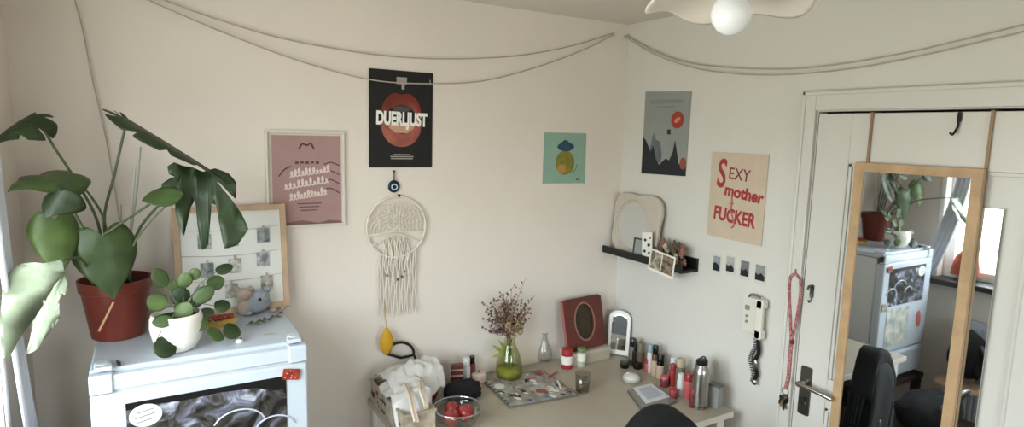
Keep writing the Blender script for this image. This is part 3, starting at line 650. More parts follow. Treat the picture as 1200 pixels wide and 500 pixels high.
# =================================================================== OVER-DOOR MIRROR
my0, my1, mz0, mz1 = -1.222, -1.597, .62, 1.853
t = thing('framed_mirror', 'tall oak framed mirror hung over the white door', 'mirror', (-.03, -1.41, .62))
fr = Fr((-.030, 0, 0), (0, -1, 0), (0, 0, 1)); fw_ = .030
b = NB(); ring(b, [(-my0, mz0), (-my1, mz0), (-my1, mz1), (-my0, mz1)], [(-my0+fw_, mz0+fw_), (-my1-fw_, mz0+fw_), (-my1-fw_, mz1-fw_), (-my0+fw_, mz1-fw_)], fr, -.018, .0); part('frame', b, WOOD, t, bev=.0015)
part('mirror_glass', rect(NB(), fr, -my0+fw_-.004, mz0+fw_-.004, -my1-fw_+.004, mz1-fw_+.004, -.010, -.006), MIRROR, t)
part('backboard', rect(NB(), fr, -my0+.008, mz0+.008, -my1-.008, mz1-.008, -.0175, -.0105), DW, t)
for px in (1020, 1163):
    p = H(px, 160, 0, -.010); y_ = -p.y
    y_ = min(max(y_, 1.235), 1.594)
    b = NB(); rect(b, Fr((-.012, 0, 0), (0, -1, 0), (0, 0, 1)), y_-.0045, mz1-.03, y_+.0045, DT-.006, -.001, .0015); bbox(b, (-.0135, -y_-.006, DT-.007), (.036, -y_+.006, DT-.005)); part('strap', b, BRASS, t)
t = thing('mirror_panel', 'narrow frameless mirror strip behind the right edge of the oak framed mirror', 'mirror', (-.008, -1.6, .7))
f3 = Fr((-.0035, 0, 0), (0, -1, 0), (0, 0, 1))
part('mirror_glass', rect(NB(), f3, 1.30, .70, 1.648, 1.74, .0026, .0066), MIRROR, t)
# =================================================================== CEILING LAMP
BC = V3((-1.093, -1.5535, 2.166))
t = thing('ceiling_lamp', 'white scalloped ceiling lamp with a bare frosted globe bulb', 'ceiling lamp', BC+V3((0, 0, -.04)))
SH = mat('lamp_ceramic', '#e6ddd2', .45, var=.02)
def wob(k, a, r, z):
    s = max(0, r/.17); w_ = math.cos(5*a+.9); return r*(1+.04*s*w_)*.96, z-.009*s*s*w_
prof = [(.022, .078), (.045, .074), (.075, .064), (.105, .050), (.135, .034), (.160, .020), (.168, .017), (.168, .021), (.158, .027), (.133, .041), (.103, .057), (.073, .071), (.045, .082), (.022, .086)]
b = NB(); lathe(b, prof, BC, None, 80, wob=wob); part('shade', b, SH, t, smooth=True)
b = NB(); lathe(b, [(0, -.040), (.012, -.038), (.026, -.030), (.036, -.016), (.040, 0), (.037, .015), (.028, .030), (.018, .042), (.014, .052), (.014, .066), (0, .066)], BC, None, 32)
part('bulb', b, mat('frosted_glass', '#f0f3f6', .25, sss=.3), t, smooth=True)
b = NB(); lathe(b, [(0, .050), (.019, .050), (.021, .06), (.021, .10), (.012, .12), (0, .12)], BC, None, 24); part('socket', b, WPLA, t)
b = NB(); tube(b, [BC+V3((0, 0, .11)), BC+V3((0, 0, ZC-BC.z-.03))], .0035, 8, sm=0); part('cable', b, WPLA, t)
b = NB(); lathe(b, [(0, -.035), (.02, -.035), (.045, -.012), (.048, -.001), (0, -.001)], (BC.x, BC.y, ZC), None, 28); part('ceiling_rose', b, WPLA, t)
q = H(800, 8, 2, 2.205)
b = NB(); tube(b, [q, q+V3((.012, .01, .008)), q+V3((.016, .02, .012)), q+V3((.03, .02, .022))], .0016, 6); part('loose_thread', b, mat('thread_dark', '#4a463f', .7), t)
#PART2
# =================================================================== COLLAGE FRAME leaning behind the plants
t = thing('picture_frame', 'pale wooden frame with small photos pegged on strings, leaning behind the plants', 'photo frame', (-1.855, -.07, FZ))
fr = Fr((-1.853, -.075, FZ+.002), (1, 0, 0), (0, .05, .39)); hw, hh = .186, .385
b = NB(); ring(b, [(-hw, 0), (hw, 0), (hw, hh), (-hw, hh)], [(-hw+.02, .02), (hw-.02, .02), (hw-.02, hh-.02), (-hw+.02, hh-.02)], fr, -.012, .010); part('frame', b, WOOD2, t, bev=.0015)
part('backing_paper', rect(NB(), fr, -hw+.02, .02, hw-.02, hh-.02, -.006, -.002), mat('collage_paper', '#d6d5d0', .6), t)
b = NB()
for z_ in (.305, .215, .125): tube(b, [fr.p(-hw+.02, z_, .001), fr.p(-.06, z_-.008, .001), fr.p(.06, z_-.008, .001), fr.p(hw-.02, z_+.002, .001)], .001, 4)
part('string', b, mat('string_grey', '#a8a49b', .8), t, kind='stuff')
for k, (x_, z_, c_) in enumerate(((.105, .272, 0), (.1, .185, 1), (.11, .098, 2), (-.085, .16, 0), (.005, .168, 3), (-.09, .262, 1), (.0, .265, 2), (-.01, .08, 3), (-.1, .08, 1))):
    pp = part('pinned_photo', rect(NB(), fr, x_-.021, z_-.026, x_+.021, z_+.026, .001, .0018), mat('snap%d' % c_, ('#3d4448', '#585f62', '#6c6a60', '#86847c')[c_], .35, scale=50, col2=('#8e9496', '#b0b3b2', '#b8b0a0', '#c2bfb4')[c_]), t)
    bb = NB(); box(bb, fr.p(x_, z_+.03, .003), (.004, .005, .014)); part('peg', bb, WOOD2, pp)
# =================================================================== PLANTS
HEART = [(0, 0), (-.07, .07), (-.15, .18), (-.17, .30), (-.08, .43), (.08, .52), (.25, .53), (.42, .47), (.60, .35), (.76, .21), (.90, .08), (1, 0)]
ROUND = [(0, 0), (-.02, .14), (.02, .28), (.12, .42), (.28, .52), (.47, .56), (.66, .51), (.82, .38), (.94, .20), (1, 0)]
OBL = [(0, 0), (.02, .10), (.1, .24), (.25, .36), (.45, .40), (.65, .34), (.82, .22), (.93, .10), (1, 0)]
def outline(kind, n):
    P = smooth_path([V3((a, b_, 0)) for a, b_ in kind], 8); d = [0]
    for p, q in zip(P, P[1:]): d.append(d[-1]+(q-p).length)
    o = []; j = 0
    for i in range(n+1):
        s = d[-1]*i/n
        while j < len(P)-2 and d[j+1] < s: j += 1
        u = (s-d[j])/max(1e-9, d[j+1]-d[j]); o.append(P[j].lerp(P[j+1], min(1, max(0, u))))
    return o
def leaf_bm(base, tip, nrm, width, kind=HEART, slits=0, cup=.3, droop=.12, depth=.62, wave=0, seed=0, n=None):
    base, tip = V3(base), V3(tip); L = (tip-base).length; a = (tip-base)/L; nn = V3(nrm); nn = (nn-a*nn.dot(a)).normalized(); s_ = nn.cross(a)
    n = n or (64 if slits else 22); O = outline(kind, n); bm = NB(); wr = width/L
    rr = random.Random(seed)
    jit = [rr.uniform(.8, 1.15) for _ in range(slits+2)]
    cols = 5
    for sd in (1, -1):
        rows = []
        for i, p in enumerate(O):
            s = i/n; m = max(0, min(1, (p.x if p.x > 0 else 0)*.96 if i else 0)); m = min(1, s**1.25)
            bx, by = p.x, p.y
            if slits and .20 < s < .97:
                ph = ((s-.20)/.77*slits) % 1; kk = int((s-.20)/.77*slits)
                pull = depth*jit[kk]*math.exp(-((ph-.12)/.085)**2) if ph < .5 else depth*.0
                fade = 1 if s < .9 else .4
                bx = bx+(m*.62-bx)*pull*fade; by = by*(1-pull*fade)
            row = []
            for c in range(cols+1):
                f = c/cols; x_ = m+(bx-m)*f; y_ = by*f
                z_ = -cup*(y_*wr)**2*4*L*.5 - droop*L*max(0, x_)**2 + wave*L*math.sin(x_*14+seed)*abs(y_) - .010*L*(1-min(1, f*4))
                row.append(bm.verts.new(base+a*(x_*L)+s_*(sd*y_*wr*L)+nn*z_))
            rows.append(row)
        for A, B in zip(rows, rows[1:]):
            for c in range(cols):
                q = (A[c], A[c+1], B[c+1], B[c])
                try: bm.faces.new(q if sd > 0 else q[::-1])
                except Exception: pass
    bmesh.ops.remove_doubles(bm, verts=bm.verts, dist=.00002)
    return bm
def leaf(root, m, *a, label=None, **k):
    o = part('leaf', leaf_bm(*a, **k), m, root, smooth=True, label=label)
    s = o.modifiers.new('thickness', 'SOLIDIFY'); s.thickness = .0009; s.offset = 0
    return o
Y = lambda px, py, y_: H(px, py, 1, y_)
toC = lambda p, up=0, side=0: (CAM-V3(p)).normalized()+V3((side, 0, up))
PC = V3((-2.205, -.165, FZ))
PL = thing('monstera_plant', 'tall split leaf plant in a terracotta pot on the fridge', 'potted plant', PC)
b = NB(); lathe(b, [(0, .0), (.068, .0), (.073, .004), (.094, .150), (.099, .152), (.102, .186), (.097, .186), (.092, .160), (.0, .158)], PC, None, 40); part('pot', b, TERRA, PL)
b = NB(); lathe(b, [(0, .168), (.05, .166), (.0915, .161), (.0915, .150), (0, .150)], PC, None, 24); part('soil', b, SOIL, PL)
st0 = PC+V3((.0, 0, .16))
def polyleaf(root, m, pts, y0_, bulge, tilt, label=None):
    # blade with an irregular lobed outline, curved in depth
    b = NB(); P_ = []
    n_ = len(pts); q = [V3((x, y, 0)) for x, y in pts]
    for i in range(n_):
        a_, b_, c_, d_ = q[i-1], q[i], q[(i+1) % n_], q[(i+2) % n_]
        for j in range(3):
            t_ = j/3; P_.append((.5*((2*b_)+(c_-a_)*t_+(2*a_-5*b_+4*c_-d_)*t_*t_+(3*b_-a_-3*c_+d_)*t_**3)).lerp(b_.lerp(c_, t_), .75))
    W3 = [Y(p.x, p.y, y0_) for p in P_]; vs = [b.verts.new(p) for p in W3]; b.faces.new(vs)
    bmesh.ops.triangulate(b, faces=b.faces[:], ngon_method='EAR_CLIP')
    bmesh.ops.subdivide_edges(b, edges=b.edges[:], cuts=2, use_grid_fill=False)
    bmesh.ops.triangulate(b, faces=b.faces[:])
    o_ = W3[0]
    for v in b.verts:
        dx_, dz_ = v.co.x-o_.x, v.co.z-o_.z; r2_ = dx_*dx_+dz_*dz_
        ny_ = v.co.y + bulge*r2_*4 + tilt*dz_ + .004*math.sin(dx_*55)
        v.co = CAM+(v.co-CAM)*((ny_-CAM.y)/(v.co.y-CAM.y))
    o = part('leaf', b, m, root, smooth=True, label=label); s = o.modifiers.new('thickness', 'SOLIDIFY'); s.thickness = .0009; s.offset = 0
    return o
def stem(root, pts, r, m=STEM): return part('stem', tube(NB(), pts, r, 8, sm=5), m, root, smooth=True)
# left top leaf, seen from its edge, lobes hanging
p0 = Y(42, 134, -.30); p1 = Y(-8, 160, -.42)
leaf(PL, LEAFD, p0, p1, V3((.30, .25, 1)), .10, slits=3, cup=1.3, droop=.15, seed=1)
stem(PL, [st0+V3((-.02, .0, 0)), Y(115, 262, -.2), Y(88, 210, -.24), Y(62, 170, -.28), p0], (.0045, .0032))
# broad flat leaf below it
p0 = Y(80, 203, -.28); p1 = Y(10, 214, -.44)
leaf(PL, LEAFM, p0, p1, V3((.1, -.35, 1)), .135, cup=.5, droop=.12, wave=.08, seed=2)
stem(PL, [st0+V3((-.03, -.01, 0)), Y(124, 268, -.22), Y(108, 232, -.25), p0], (.0042, .003))
# small dark heart leaf
p0 = Y(72, 224, -.40); p1 = Y(50, 254, -.42)
leaf(PL, LEAFD, p0, p1, toC(p0, .5, -.5), .105, cup=.5, wave=.05, seed=3)
stem(PL, [st0+V3((-.04, -.02, 0)), Y(108, 290, -.28), Y(88, 250, -.36), p0], (.004, .0028))
# long light leaf hanging at the left
p0 = Y(64, 258, -.34); p1 = Y(72, 324, -.38)
leaf(PL, LEAFL, p0, p1, toC(p0, .15, .2), .112, cup=.45, droop=.1, wave=.05, seed=4)
stem(PL, [st0+V3((-.05, -.03, 0)), Y(104, 300, -.3), Y(82, 262, -.32), p0], (.004, .0028))
# big heart leaf in front of the pot
p0 = Y(120, 276, -.33); p1 = Y(135, 352, -.36)
leaf(PL, LEAFM, p0, p1, toC(p0, .2, .05), .155, cup=.45, droop=.12, wave=.05, seed=5)
stem(PL, [st0+V3((.0, -.04, 0)), Y(128, 300, -.27), Y(124, 284, -.30), p0], (.004, .003))
# big split leaf on the right
polyleaf(PL, LEAFD, [(214, 194), (204, 190), (196, 195), (198, 204), (207, 206), (199, 209), (190, 215), (188, 226), (199, 227), (212, 221), (205, 235), (206, 252), (215, 277), (219, 262), (223, 246), (226, 234), (234, 234), (231, 262), (237, 293), (244, 286), (246, 262), (246, 243), (248, 238), (253, 240), (257, 262), (263, 291), (278, 287), (291, 268), (283, 250), (270, 232), (258, 220), (254, 213), (266, 219), (276, 233), (277, 214), (268, 203), (252, 197), (238, 201), (226, 196)], -.30, -.2, .15)
stem(PL, [st0+V3((.03, -.01, 0)), Y(160, 275, -.2), Y(190, 236, -.25), Y(214, 214, -.28), p0], (.0048, .0035))
# long leaf seen from its edge at the top
p0 = Y(150, 140, -.22); p1 = Y(272, 212, -.34)
leaf(PL, LEAFD, p0, p1, V3((.32, -.10, .8)), .125, slits=4, cup=.9, droop=.03, depth=.5, seed=7)
stem(PL, [st0, Y(122, 262, -.18), Y(134, 205, -.2), Y(146, 152, -.22), p0], (.0046, .0032))
p0 = Y(158, 150, -.20); p1 = Y(143, 130, -.22)
leaf(PL, LEAFD, p0, p1, V3((.3, -.5, .8)), .035, kind=OBL, cup=.6, seed=8)
# light leaf in front of the split one
p0 = Y(214, 226, -.36); p1 = Y(166, 232, -.38)
leaf(PL, LEAFM, p0, p1, V3((.1, -.8, .7)), .085, kind=OBL, cup=.3, seed=9)
stem(PL, [st0+V3((.04, -.03, 0)), Y(155, 290, -.3), Y(185, 250, -.33), p0], (.0036, .0026))
# leaf at the far left edge, sunlight painted in as pale colour
polyleaf(PL, LEAFSUN, [(72, 304), (56, 309), (40, 307), (24, 309), (10, 320), (3, 340), (1, 366), (0, 396), (4, 421), (14, 414), (22, 396), (30, 366), (35, 360), (38, 368), (39, 388), (31, 415), (44, 409), (52, 390), (53, 360), (56, 354), (60, 362), (61, 386), (70, 372), (69, 352), (66, 338), (76, 346), (80, 336), (76, 320)], -.56, -.2, .15, label='pale whitish green split leaf')
stem(PL, [st0+V3((-.05, -.04, 0)), Y(98, 306, -.36), Y(84, 302, -.48), Y(72, 305, -.56)], (.004, .003))
for a_, c_, y_ in (((165, 172), (149, 300), -.18), ((142, 240), (136, 300), -.2)):
    stem(PL, [Y(*a_, y_), Y((a_[0]+c_[0])/2+2, (a_[1]+c_[1])/2, y_), Y(*c_, y_)], (.0022, .003), mat('stem_pale', '#8f9680', .5))
part('support_stake', tube(NB(), [Y(158, 195, -.16), Y(150, 318, -.16)], .0035, 8, sm=0), mat('clear_stake', '#b4b7ae', .35), PL)
b = NB(); tube(b, [Y(133, 354, -.275), Y(116, 388, -.272)], .0032, 8, sm=0); part('bamboo_stick', b, mat('bamboo', '#c7a377', .5), PL)
# white pot with round leaved plant
PW = V3((-2.048, -.385, FZ))
PI = thing('potted_plant', 'small round leaved plant in a white pot at the fridge edge', 'potted plant', PW)
b = NB(); lathe(b, [(0, 0), (.040, 0), (.050, .006), (.066, .035), (.073, .070), (.071, .100), (.066, .112), (.062, .112), (.064, .095), (0, .092)], PW, None, 36); part('pot', b, mat('white_ceramic', '#ebe7de', .3, coat=.3), PI, smooth=True)
b = NB(); lathe(b, [(0, .104), (.04, .103), (.0625, .098), (.0625, .09), (0, .09)], PW, None, 20); part('soil', b, SOIL, PI)
pc0 = PW+V3((.005, 0, .10)); rnd.seed(11)
pil = [(188, 325, 13, -.36, 0), (216, 328, 10, -.34, 1), (212, 347, 12, -.37, 2), (239, 345, 14, -.40, 0), (215, 364, 12, -.41, 1), (184, 354, 12, -.38, 1), (190, 376, 11, -.45, 0), (195, 406, 14, -.465, 2), (236, 378, 11, -.42, 1), (263, 314, 11, -.36, 2), (253, 330, 11, -.37, 0), (261, 357, 10, -.38, 2), (254, 391, 12, -.44, 0), (273, 387, 12, -.41, 2), (228, 321, 8, -.33, 1), (243, 366, 9, -.39, 2), (203, 336, 9, -.33, 1), (230, 352, 9, -.36, 2)]
for k, (px, py, rp_, y_, c_) in enumerate(pil):
    c = Y(px, py, y_); sc = rp_/430*.98; dr = V3((c.x-pc0.x, 0, c.z-pc0.z)); dr = (dr.normalized() if dr.length > .01 else V3((1, 0, 0)))+V3((0, -.1, -.15))
    if k in (7,): dr = V3((.8, -.1, -.6))
    if k in (9, 10): dr = V3((.95, 0, .35))
    dr.normalize(); b0 = c-dr*sc; b1 = c+dr*sc
    lf = leaf(PI, (LEAFM, LEAFL, LEAFD)[c_], b0, b1, toC(c, rnd.uniform(.1, .9), rnd.uniform(-.5, .5)), sc*(1.35 if k % 3 == 0 else 1.75), kind=ROUND, cup=.25, droop=.15, seed=k)
    mid = (pc0+b0)/2+V3((0, 0, .02)); part('petiole', tube(NB(), [pc0+V3((rnd.uniform(-.02, .02), rnd.uniform(-.02, .02), -.005)), mid, b0], (.0016, .0011), 6, sm=4), STEM, PI, smooth=True)
# toys and bits on the fridge top
p = H(302, 368, 2, FZ)+V3((0, .01, 0)); GREYP = mat('plush_blue_grey', '#8f959d', .95, bump=.5, bscale=160)
t = thing('plush_toy', 'small blue grey plush animal with black nose at the frame foot', 'soft toy', p)
b = NB(); ell(b, p+V3((-.002, 0, .045)), (.048, .034, .040), lump=.12, seed=2); ell(b, p+V3((.010, -.012, .062)), (.032, .028, .028), lump=.1, seed=4); part('body', b, GREYP, t, smooth=True)
for dx in (-.026, .030): part('ear', ell(NB(), p+V3((dx+.008, .002, .086)), (.013, .008, .013), lump=.1), GREYP, t, smooth=True)
part('nose', ell(NB(), p+V3((.004, -.042, .062)), (.006, .005, .006), seg=12), BLACK, t, smooth=True)
for s, dx in ((0, -.03), (1, .054)): part('foot', ell(NB(), p+V3((dx, -.018, .013)), (.014, .016, .010), lump=.1), GREYP if not s else mat('plush_rose', '#a38a7c', .95, bump=.4), t, smooth=True)
p = H(283, 356, 2, FZ)+V3((0, .0, 0)); p.y = -.125; p.x -= .008; PK2 = mat('plush_beige', '#a8998a', .95, bump=.5, bscale=150)
t = thing('plush_toy', 'small beige plush toy with a pinkish face behind the round leaved plant', 'soft toy', p)
part('body', ell(NB(), p+V3((0, 0, .033)), (.026, .022, .033), lump=.12, seed=5), PK2, t, smooth=True)
part('head', ell(NB(), p+V3((0, -.004, .078)), (.027, .023, .024), lump=.1, seed=7), PK2, t, smooth=True)
part('face', ell(NB(), p+V3((0, -.020, .076)), (.014, .010, .013), lump=.1, seed=1), mat('plush_pink', '#ab8379', .95), t, smooth=True)
for dx in (-.02, .02): part('ear', ell(NB(), p+V3((dx, 0, .098)), (.009, .006, .009)), PK2, t, smooth=True)
p = H(258, 386, 2, FZ)+V3((0, .012, 0))
t = thing('toy_boat', 'small yellow wooden toy with a red load beside the white pot', 'toy', p)
b = NB(); f3 = Fr(p+V3((0, .016, 0)), (1, .12, 0), (0, 0, 1)); prism(b, [(-.032, 0), (.035, 0), (.056, .026), (.05, .028), (-.046, .022), (-.052, .026)], f3, -.014, .018); part('hull', b, mat('toy_yellow', '#b8923f', .5, var=.1), t, bev=.003)
for k in range(5): part('load', ell(NB(), f3.p(-.028+.016*k, .033, 0), (.010, .010, .010), seg=12), mat('toy_red', '#8c3a2c', .5), t, smooth=True)
p = H(312, 376, 2, FZ)
t = thing('leaf_sprig', 'dry green leafy sprig lying on the fridge in front of the plush toy', 'sprig', p); q = []
spts = [H(288, 380, 2, FZ+.006), H(305, 376, 2, FZ+.008), H(322, 370, 2, FZ+.006), H(338, 358, 2, FZ+.005)]
part('twig', tube(NB(), spts, .0014, 5), STEM, t)
for k in range(9):
    s = smooth_path(spts, 4); c = s[min(len(s)-1, 1+k)]; d = V3((.5+.3*math.sin(k), (-1)**k*.9, .15))
    leaf(t, mat('sprig_green', '#5b6349', .7, var=.2), c, c+d.normalized()*.03, V3((0, -.3, 1)), .013, kind=OBL, cup=.3, seed=k)
p = H(281, 401, 2, FZ)
t = thing('shell', 'tiny white shell near the front edge of the fridge', 'shell', p)
b = NB(); lathe(b, [(0, 0), (.010, .001), (.013, .004), (.009, .009), (0, .012)], p, None, 18, wob=lambda k, a, r, z: (r*(1+.08*math.cos(9*a)), z)); part('shell_body', b, WPLA, t, smooth=True)
b = NB(); ell(b, p+V3((.003, -.001, .0125)), (.004, .004, .002), seg=8); part('dark_tip', b, BLACK, t)
p = H(315, 392, 2, FZ)
single('paper_scrap', prism(NB(), [(-.02, -.008), (.018, -.012), (.024, .006), (-.012, .012)], Fr(p+V3((0, 0, .0005)), (1, 0, 0), (0, 1, 0)), 0, .0012), mat('scrap_grey', '#aeaba3', .7), 'grey paper scrap lying on the fridge top by the right hinge', 'paper')
# =================================================================== DESK ITEMS
def P(px, py, dy=0): q = D(px, py); return V3((q.x, q.y+dy, DZ))
# vase with dried flowers
VG = glass_mat('vase_glass', '#f3f4e2', .1, .05); p = V3((-.715, -.105, DZ)); 
t = thing('flower_vase', 'clear green tinted glass vase on the desk below the dried flowers', 'vase', p)
b = NB(); lathe(b, [(0, 0), (.040, 0), (.056, .006), (.062, .035), (.060, .070), (.050, .115), (.034, .150), (.025, .172), (.028, .186), (.026, .186), (.022, .172), (.031, .150), (.047, .115), (.057, .070), (.059, .035), (.053, .009), (0, .006)], p, None, 36); part('glass_body', b, VG, t, smooth=True)
b = NB(); lathe(b, [(0, .008), (.051, .010), (.057, .035), (.0565, .050), (0, .050)], p, None, 28); part('water', b, mat('murky_water', '#9a9a42', .3, var=.2, scale=30), t, smooth=True)
t = thing('dried_flowers', 'bunch of dusky dried flowers standing in the glass vase', 'flowers', p+V3((0, 0, .17))); rnd.seed(21)
DF = [mat('dried_brown', '#6e5247', .85), mat('dried_rose', '#8b6a62', .85), mat('dried_plum', '#573f3b', .85), mat('dried_straw', '#9c8a68', .85)]
neck = p+V3((0, 0, .165))
for k in range(52):
    tx = rnd.gauss(0, .06); tz = rnd.uniform(.07, .26)*(1-.25*abs(tx)/.1) + .165
    tx = max(-.15, min(.15, tx)); 
    if k == 0: tx, tz = .105, .455
    if k == 1: tx, tz = -.14, .38
    if k == 2: tx, tz = .13, .375
    if k == 3: tx, tz = -.05, .42
    e = p+V3((tx, rnd.gauss(0, .03), tz)); m_ = neck+(e-neck)*.5+V3((-tx*.18, 0, .01))
    b = NB(); tube(b, [neck+V3((tx*.08, 0, -.05)), neck+V3((tx*.1, 0, .02)), m_, e], (.0016, .0008), 5, sm=4)
    for j in range(9 if k > 3 else 7):
        s = .45+.55*j/8; c = m_.lerp(e, max(0, (s-.45)/.55)); d = V3((rnd.gauss(0, 1), rnd.gauss(0, .8), rnd.uniform(0, 1.4))).normalized()
        ln = rnd.uniform(.012, .03); tube(b, [c, c+d*ln], (.0011, .0007), 4, sm=0); ell(b, c+d*ln, (.0045, .004, .0055), seg=6)
    part('dried_stem', b, DF[k % 4 if rnd.random() < .8 else 1], t, smooth=True)
for k, (dx, dz) in enumerate(((-.01, .24), (.02, .255), (.0, .21), (.035, .225), (-.03, .265))):
    b = NB()
    for j in range(7):
        a = j*.9; ell(b, p+V3((dx+.010*math.cos(a), -.035, dz+.010*math.sin(a))), (.006, .005, .008), RY(-math.degrees(a)), seg=8)
    part('bloom', b, DF[3], t, smooth=True)
for k in range(5):
    a = k*1.25; b = NB(); tube(b, [p+V3((.03*math.cos(a), .02*math.sin(a), .012)), p+V3((.012*math.cos(a), .01*math.sin(a), .09)), p+V3((.004*math.cos(a), .004*math.sin(a), .19))], .0024, 6); part('green_stem', b, mat('stem_green', '#5b7a2a', .5), t)
for k, (px, py) in enumerate(((579, 404), (586, 398), (577, 418))):
    c = Y(px, py, -.12); leaf(t, mat('leaf_yellowgreen', '#8a9440', .5), p+V3((-.01, -.01, .11+.01*k)), c, V3((.2, -1, .4)), .022, kind=OBL, seed=k)
# clear bottle
CG = glass_mat('clear_glass', '#f6f7f6', .12, .05)
p = P(641, 424, .035)
t = thing('glass_carafe', 'clear empty glass carafe against the wall beside the vase', 'carafe', p)
b = NB(); lathe(b, [(0, 0), (.034, 0), (.042, .004), (.044, .03), (.036, .065), (.022, .095), (.017, .125), (.020, .14), (.0185, .14), (.015, .125), (.020, .095), (.034, .065), (.0415, .03), (.039, .007), (0, .004)], p, None, 32); part('glass_body', b, CG, t, smooth=True)
b = NB(); lathe(b, [(.0195, .139), (.0215, .139), (.0215, .143), (.0185, .143), (.0185, .139)], p, None, 28); part('rim', b, CG, t)
# cream box, red framed oval picture on it
p = V3((-.255, -.085, DZ))
t = thing('cardboard_box', 'low cream box under the red framed oval picture', 'box', p)
b = NB(); bbox(b, (-.375, -.135, DZ), (-.135, -.03, DZ+.052)); part('box_base', b, mat('box_cream', '#b5a998', .7), t, bev=.002)
b = NB(); bbox(b, (-.377, -.137, DZ+.046), (-.133, -.028, DZ+.064)); part('lid', b, mat('box_cream2', '#bfb3a2', .7), t, bev=.002)
fr = Fr((-.262, -.098, DZ+.065), (1, 0, .035), (0, .055, .25)); fw2, fh2 = .119, .255
t = thing('oval_picture', 'dark red square frame with an oval opening, tilted on the cream box', 'picture frame', fr.o)
REDF = mat('frame_oxblood', '#5f2c24', .6, var=.12, scale=20, bump=.1)
inn = [(.056*math.cos(a)*1.0+.0, .135+.088*math.sin(a)) for a in [2*math.pi*i/64 for i in range(64)]]
def sq(a, w_, h_, cx_, cy_):
    c, s = math.cos(a), math.sin(a); k_ = min(w_/max(1e-9, abs(c)), h_/max(1e-9, abs(s))); return (cx_+c*k_, cy_+s*k_)
angs = [2*math.pi*i/64 for i in range(64)]
b = NB(); ring(b, [sq(a, fw2, fh2/2, 0, fh2/2) for a in angs], inn, fr, 0, .016); part('frame', b, REDF, t, bev=.001)
b = NB(); ring(b, [(x*1.13, .135+(y-.135)*1.1) for x, y in inn], [(x*1.0, .135+(y-.135)*1.0) for x, y in inn], fr, .016, .0175); part('oval_border', b, mat('border_taupe', '#8b6a58', .6), t)
part('picture', prism(NB(), [(x*1.02, .135+(y-.135)*1.02) for x, y in inn], fr, .002, .006), mat('oval_dark', '#35291a', .5, var=.2, scale=30), t)
part('spine', rect(NB(), fr, -fw2-.006, 0, -fw2, fh2, 0, .014), mat('spine_pink', '#a5655f', .6), t)
# jars
def jar(px, py, r, h, body, cap, lab, caph=.3, cat='jar', name='jar', band=None):
    p = P(px, py, r); t = thing(name, lab, cat, p)
    b = NB(); lathe(b, [(0, 0), (r*.92, 0), (r, .003), (r, h*(1-caph)), (r*.8, h*(1-caph)+.002), (0, h*(1-caph)+.002)], p, None, 24); part('body', b, body, t)
    b = NB(); lathe(b, [(0, h*(1-caph)), (r*.98, h*(1-caph)+.0022), (r*.98, h-.002), (r*.92, h), (0, h)], p, None, 24); part('lid', b, cap, t)
    if band: b = NB(); lathe(b, [(r*1.004, h*band[0]), (r*1.012, h*band[0]), (r*1.012, h*band[1]), (r*1.004, h*band[1])], p, None, 24); part('label_band', b, band[2], t)
    return t
REDP = mat('red_plastic', '#a3333a', .4); GRN = mat('green_lid', '#62814f', .4)
jar(668, 433, .027, .098, REDP, REDP, 'red jar with a white label band in front of the oval picture', band=(.24, .66, PAPERW))
jar(684, 430, .022, .092, mat('jar_milky', '#b9b8a8', .3), GRN, 'small jar with green lid and white label beside the red jar', band=(.30, .70, PAPERW), caph=.22)
# arched vanity picture mirror
fr = Fr((-.066, -.112, DZ+.004), (.62, -.78, 0), (.03, .03, .25))
t = thing('arched_mirror', 'small white arched standing mirror in the desk corner', 'mirror', fr.o)
def arch(w_, h_, y0_=0): return [(-w_, y0_), (w_, y0_)]+[(w_, h_-w_*.75)]+[(w_*math.cos(a), h_-w_*.75+w_*.75*math.sin(a)) for a in [math.pi*i/16 for i in range(1, 16)]]+[(-w_, h_-w_*.75)]
b = NB(); ring(b, arch(.056, .225), [(x, y) for x, y in arch(.040, .206, .022)], fr, -.004, .010); part('frame', b, WPLA, t, bev=.002)
b = NB(); ring(b, arch(.0595, .229, -.003), arch(.056, .225), fr, -.008, .006); part('outer_rim', b, DSTEEL, t)
part('mirror_glass', prism(NB(), arch(.041, .207, .02), fr, .001, .003), MIRROR, t)
part('stand_leg', tube(NB(), [fr.p(0, .15, -.006), fr.p(0, .0, -.034)], .003, 6, sm=0), DSTEEL, t)
b = NB(); prism(b, [(-.038, .105), (.038, .100), (.038, .17), (.03, .19), (.012, .2), (-.015, .2), (-.032, .185)], fr, .003, .0036); part('painted_reflection', b, mat('reflection_dark', '#16181b', .3), t)  # dark reflection in the glass, painted as a flat shape
# magazine / patterned mat
q = [D(566, 447), D(597, 479), D(679, 464), D(634, 434)]; c0 = (q[0]+q[1]+q[2]+q[3])/4
t = thing('magazine', 'open glossy patterned magazine lying in the middle of the desk', 'magazine', c0)
f3 = Fr((c0.x, c0.y, DZ+.0004), (1, 0, 0), (0, 1, 0)); poly = [((v.x-c0.x), (v.y-c0.y)) for v in q]; 
part('pages', prism(NB(), poly, f3, 0, .006), mat('page_edge', '#6f6c64', .6), t)
MG = mat('collage_pages', '#75726b', .35, scale=22, col2='#aaa79f')
part('printed_page', prism(NB(), [(x*.95, y*.94) for x, y in poly], f3, .006, .0066), MG, t)
rnd.seed(5); cols = [('print_red', '#93423c'), ('print_black', '#26262a'), ('print_white', '#d9d6cf'), ('print_blue', '#5c7488'), ('print_tan', '#a58c70')]
def inq(u, v): a = V3(poly[0]+(0,)).lerp(V3(poly[3]+(0,)), u); c = V3(poly[1]+(0,)).lerp(V3(poly[2]+(0,)), u); return a.lerp(c, v)
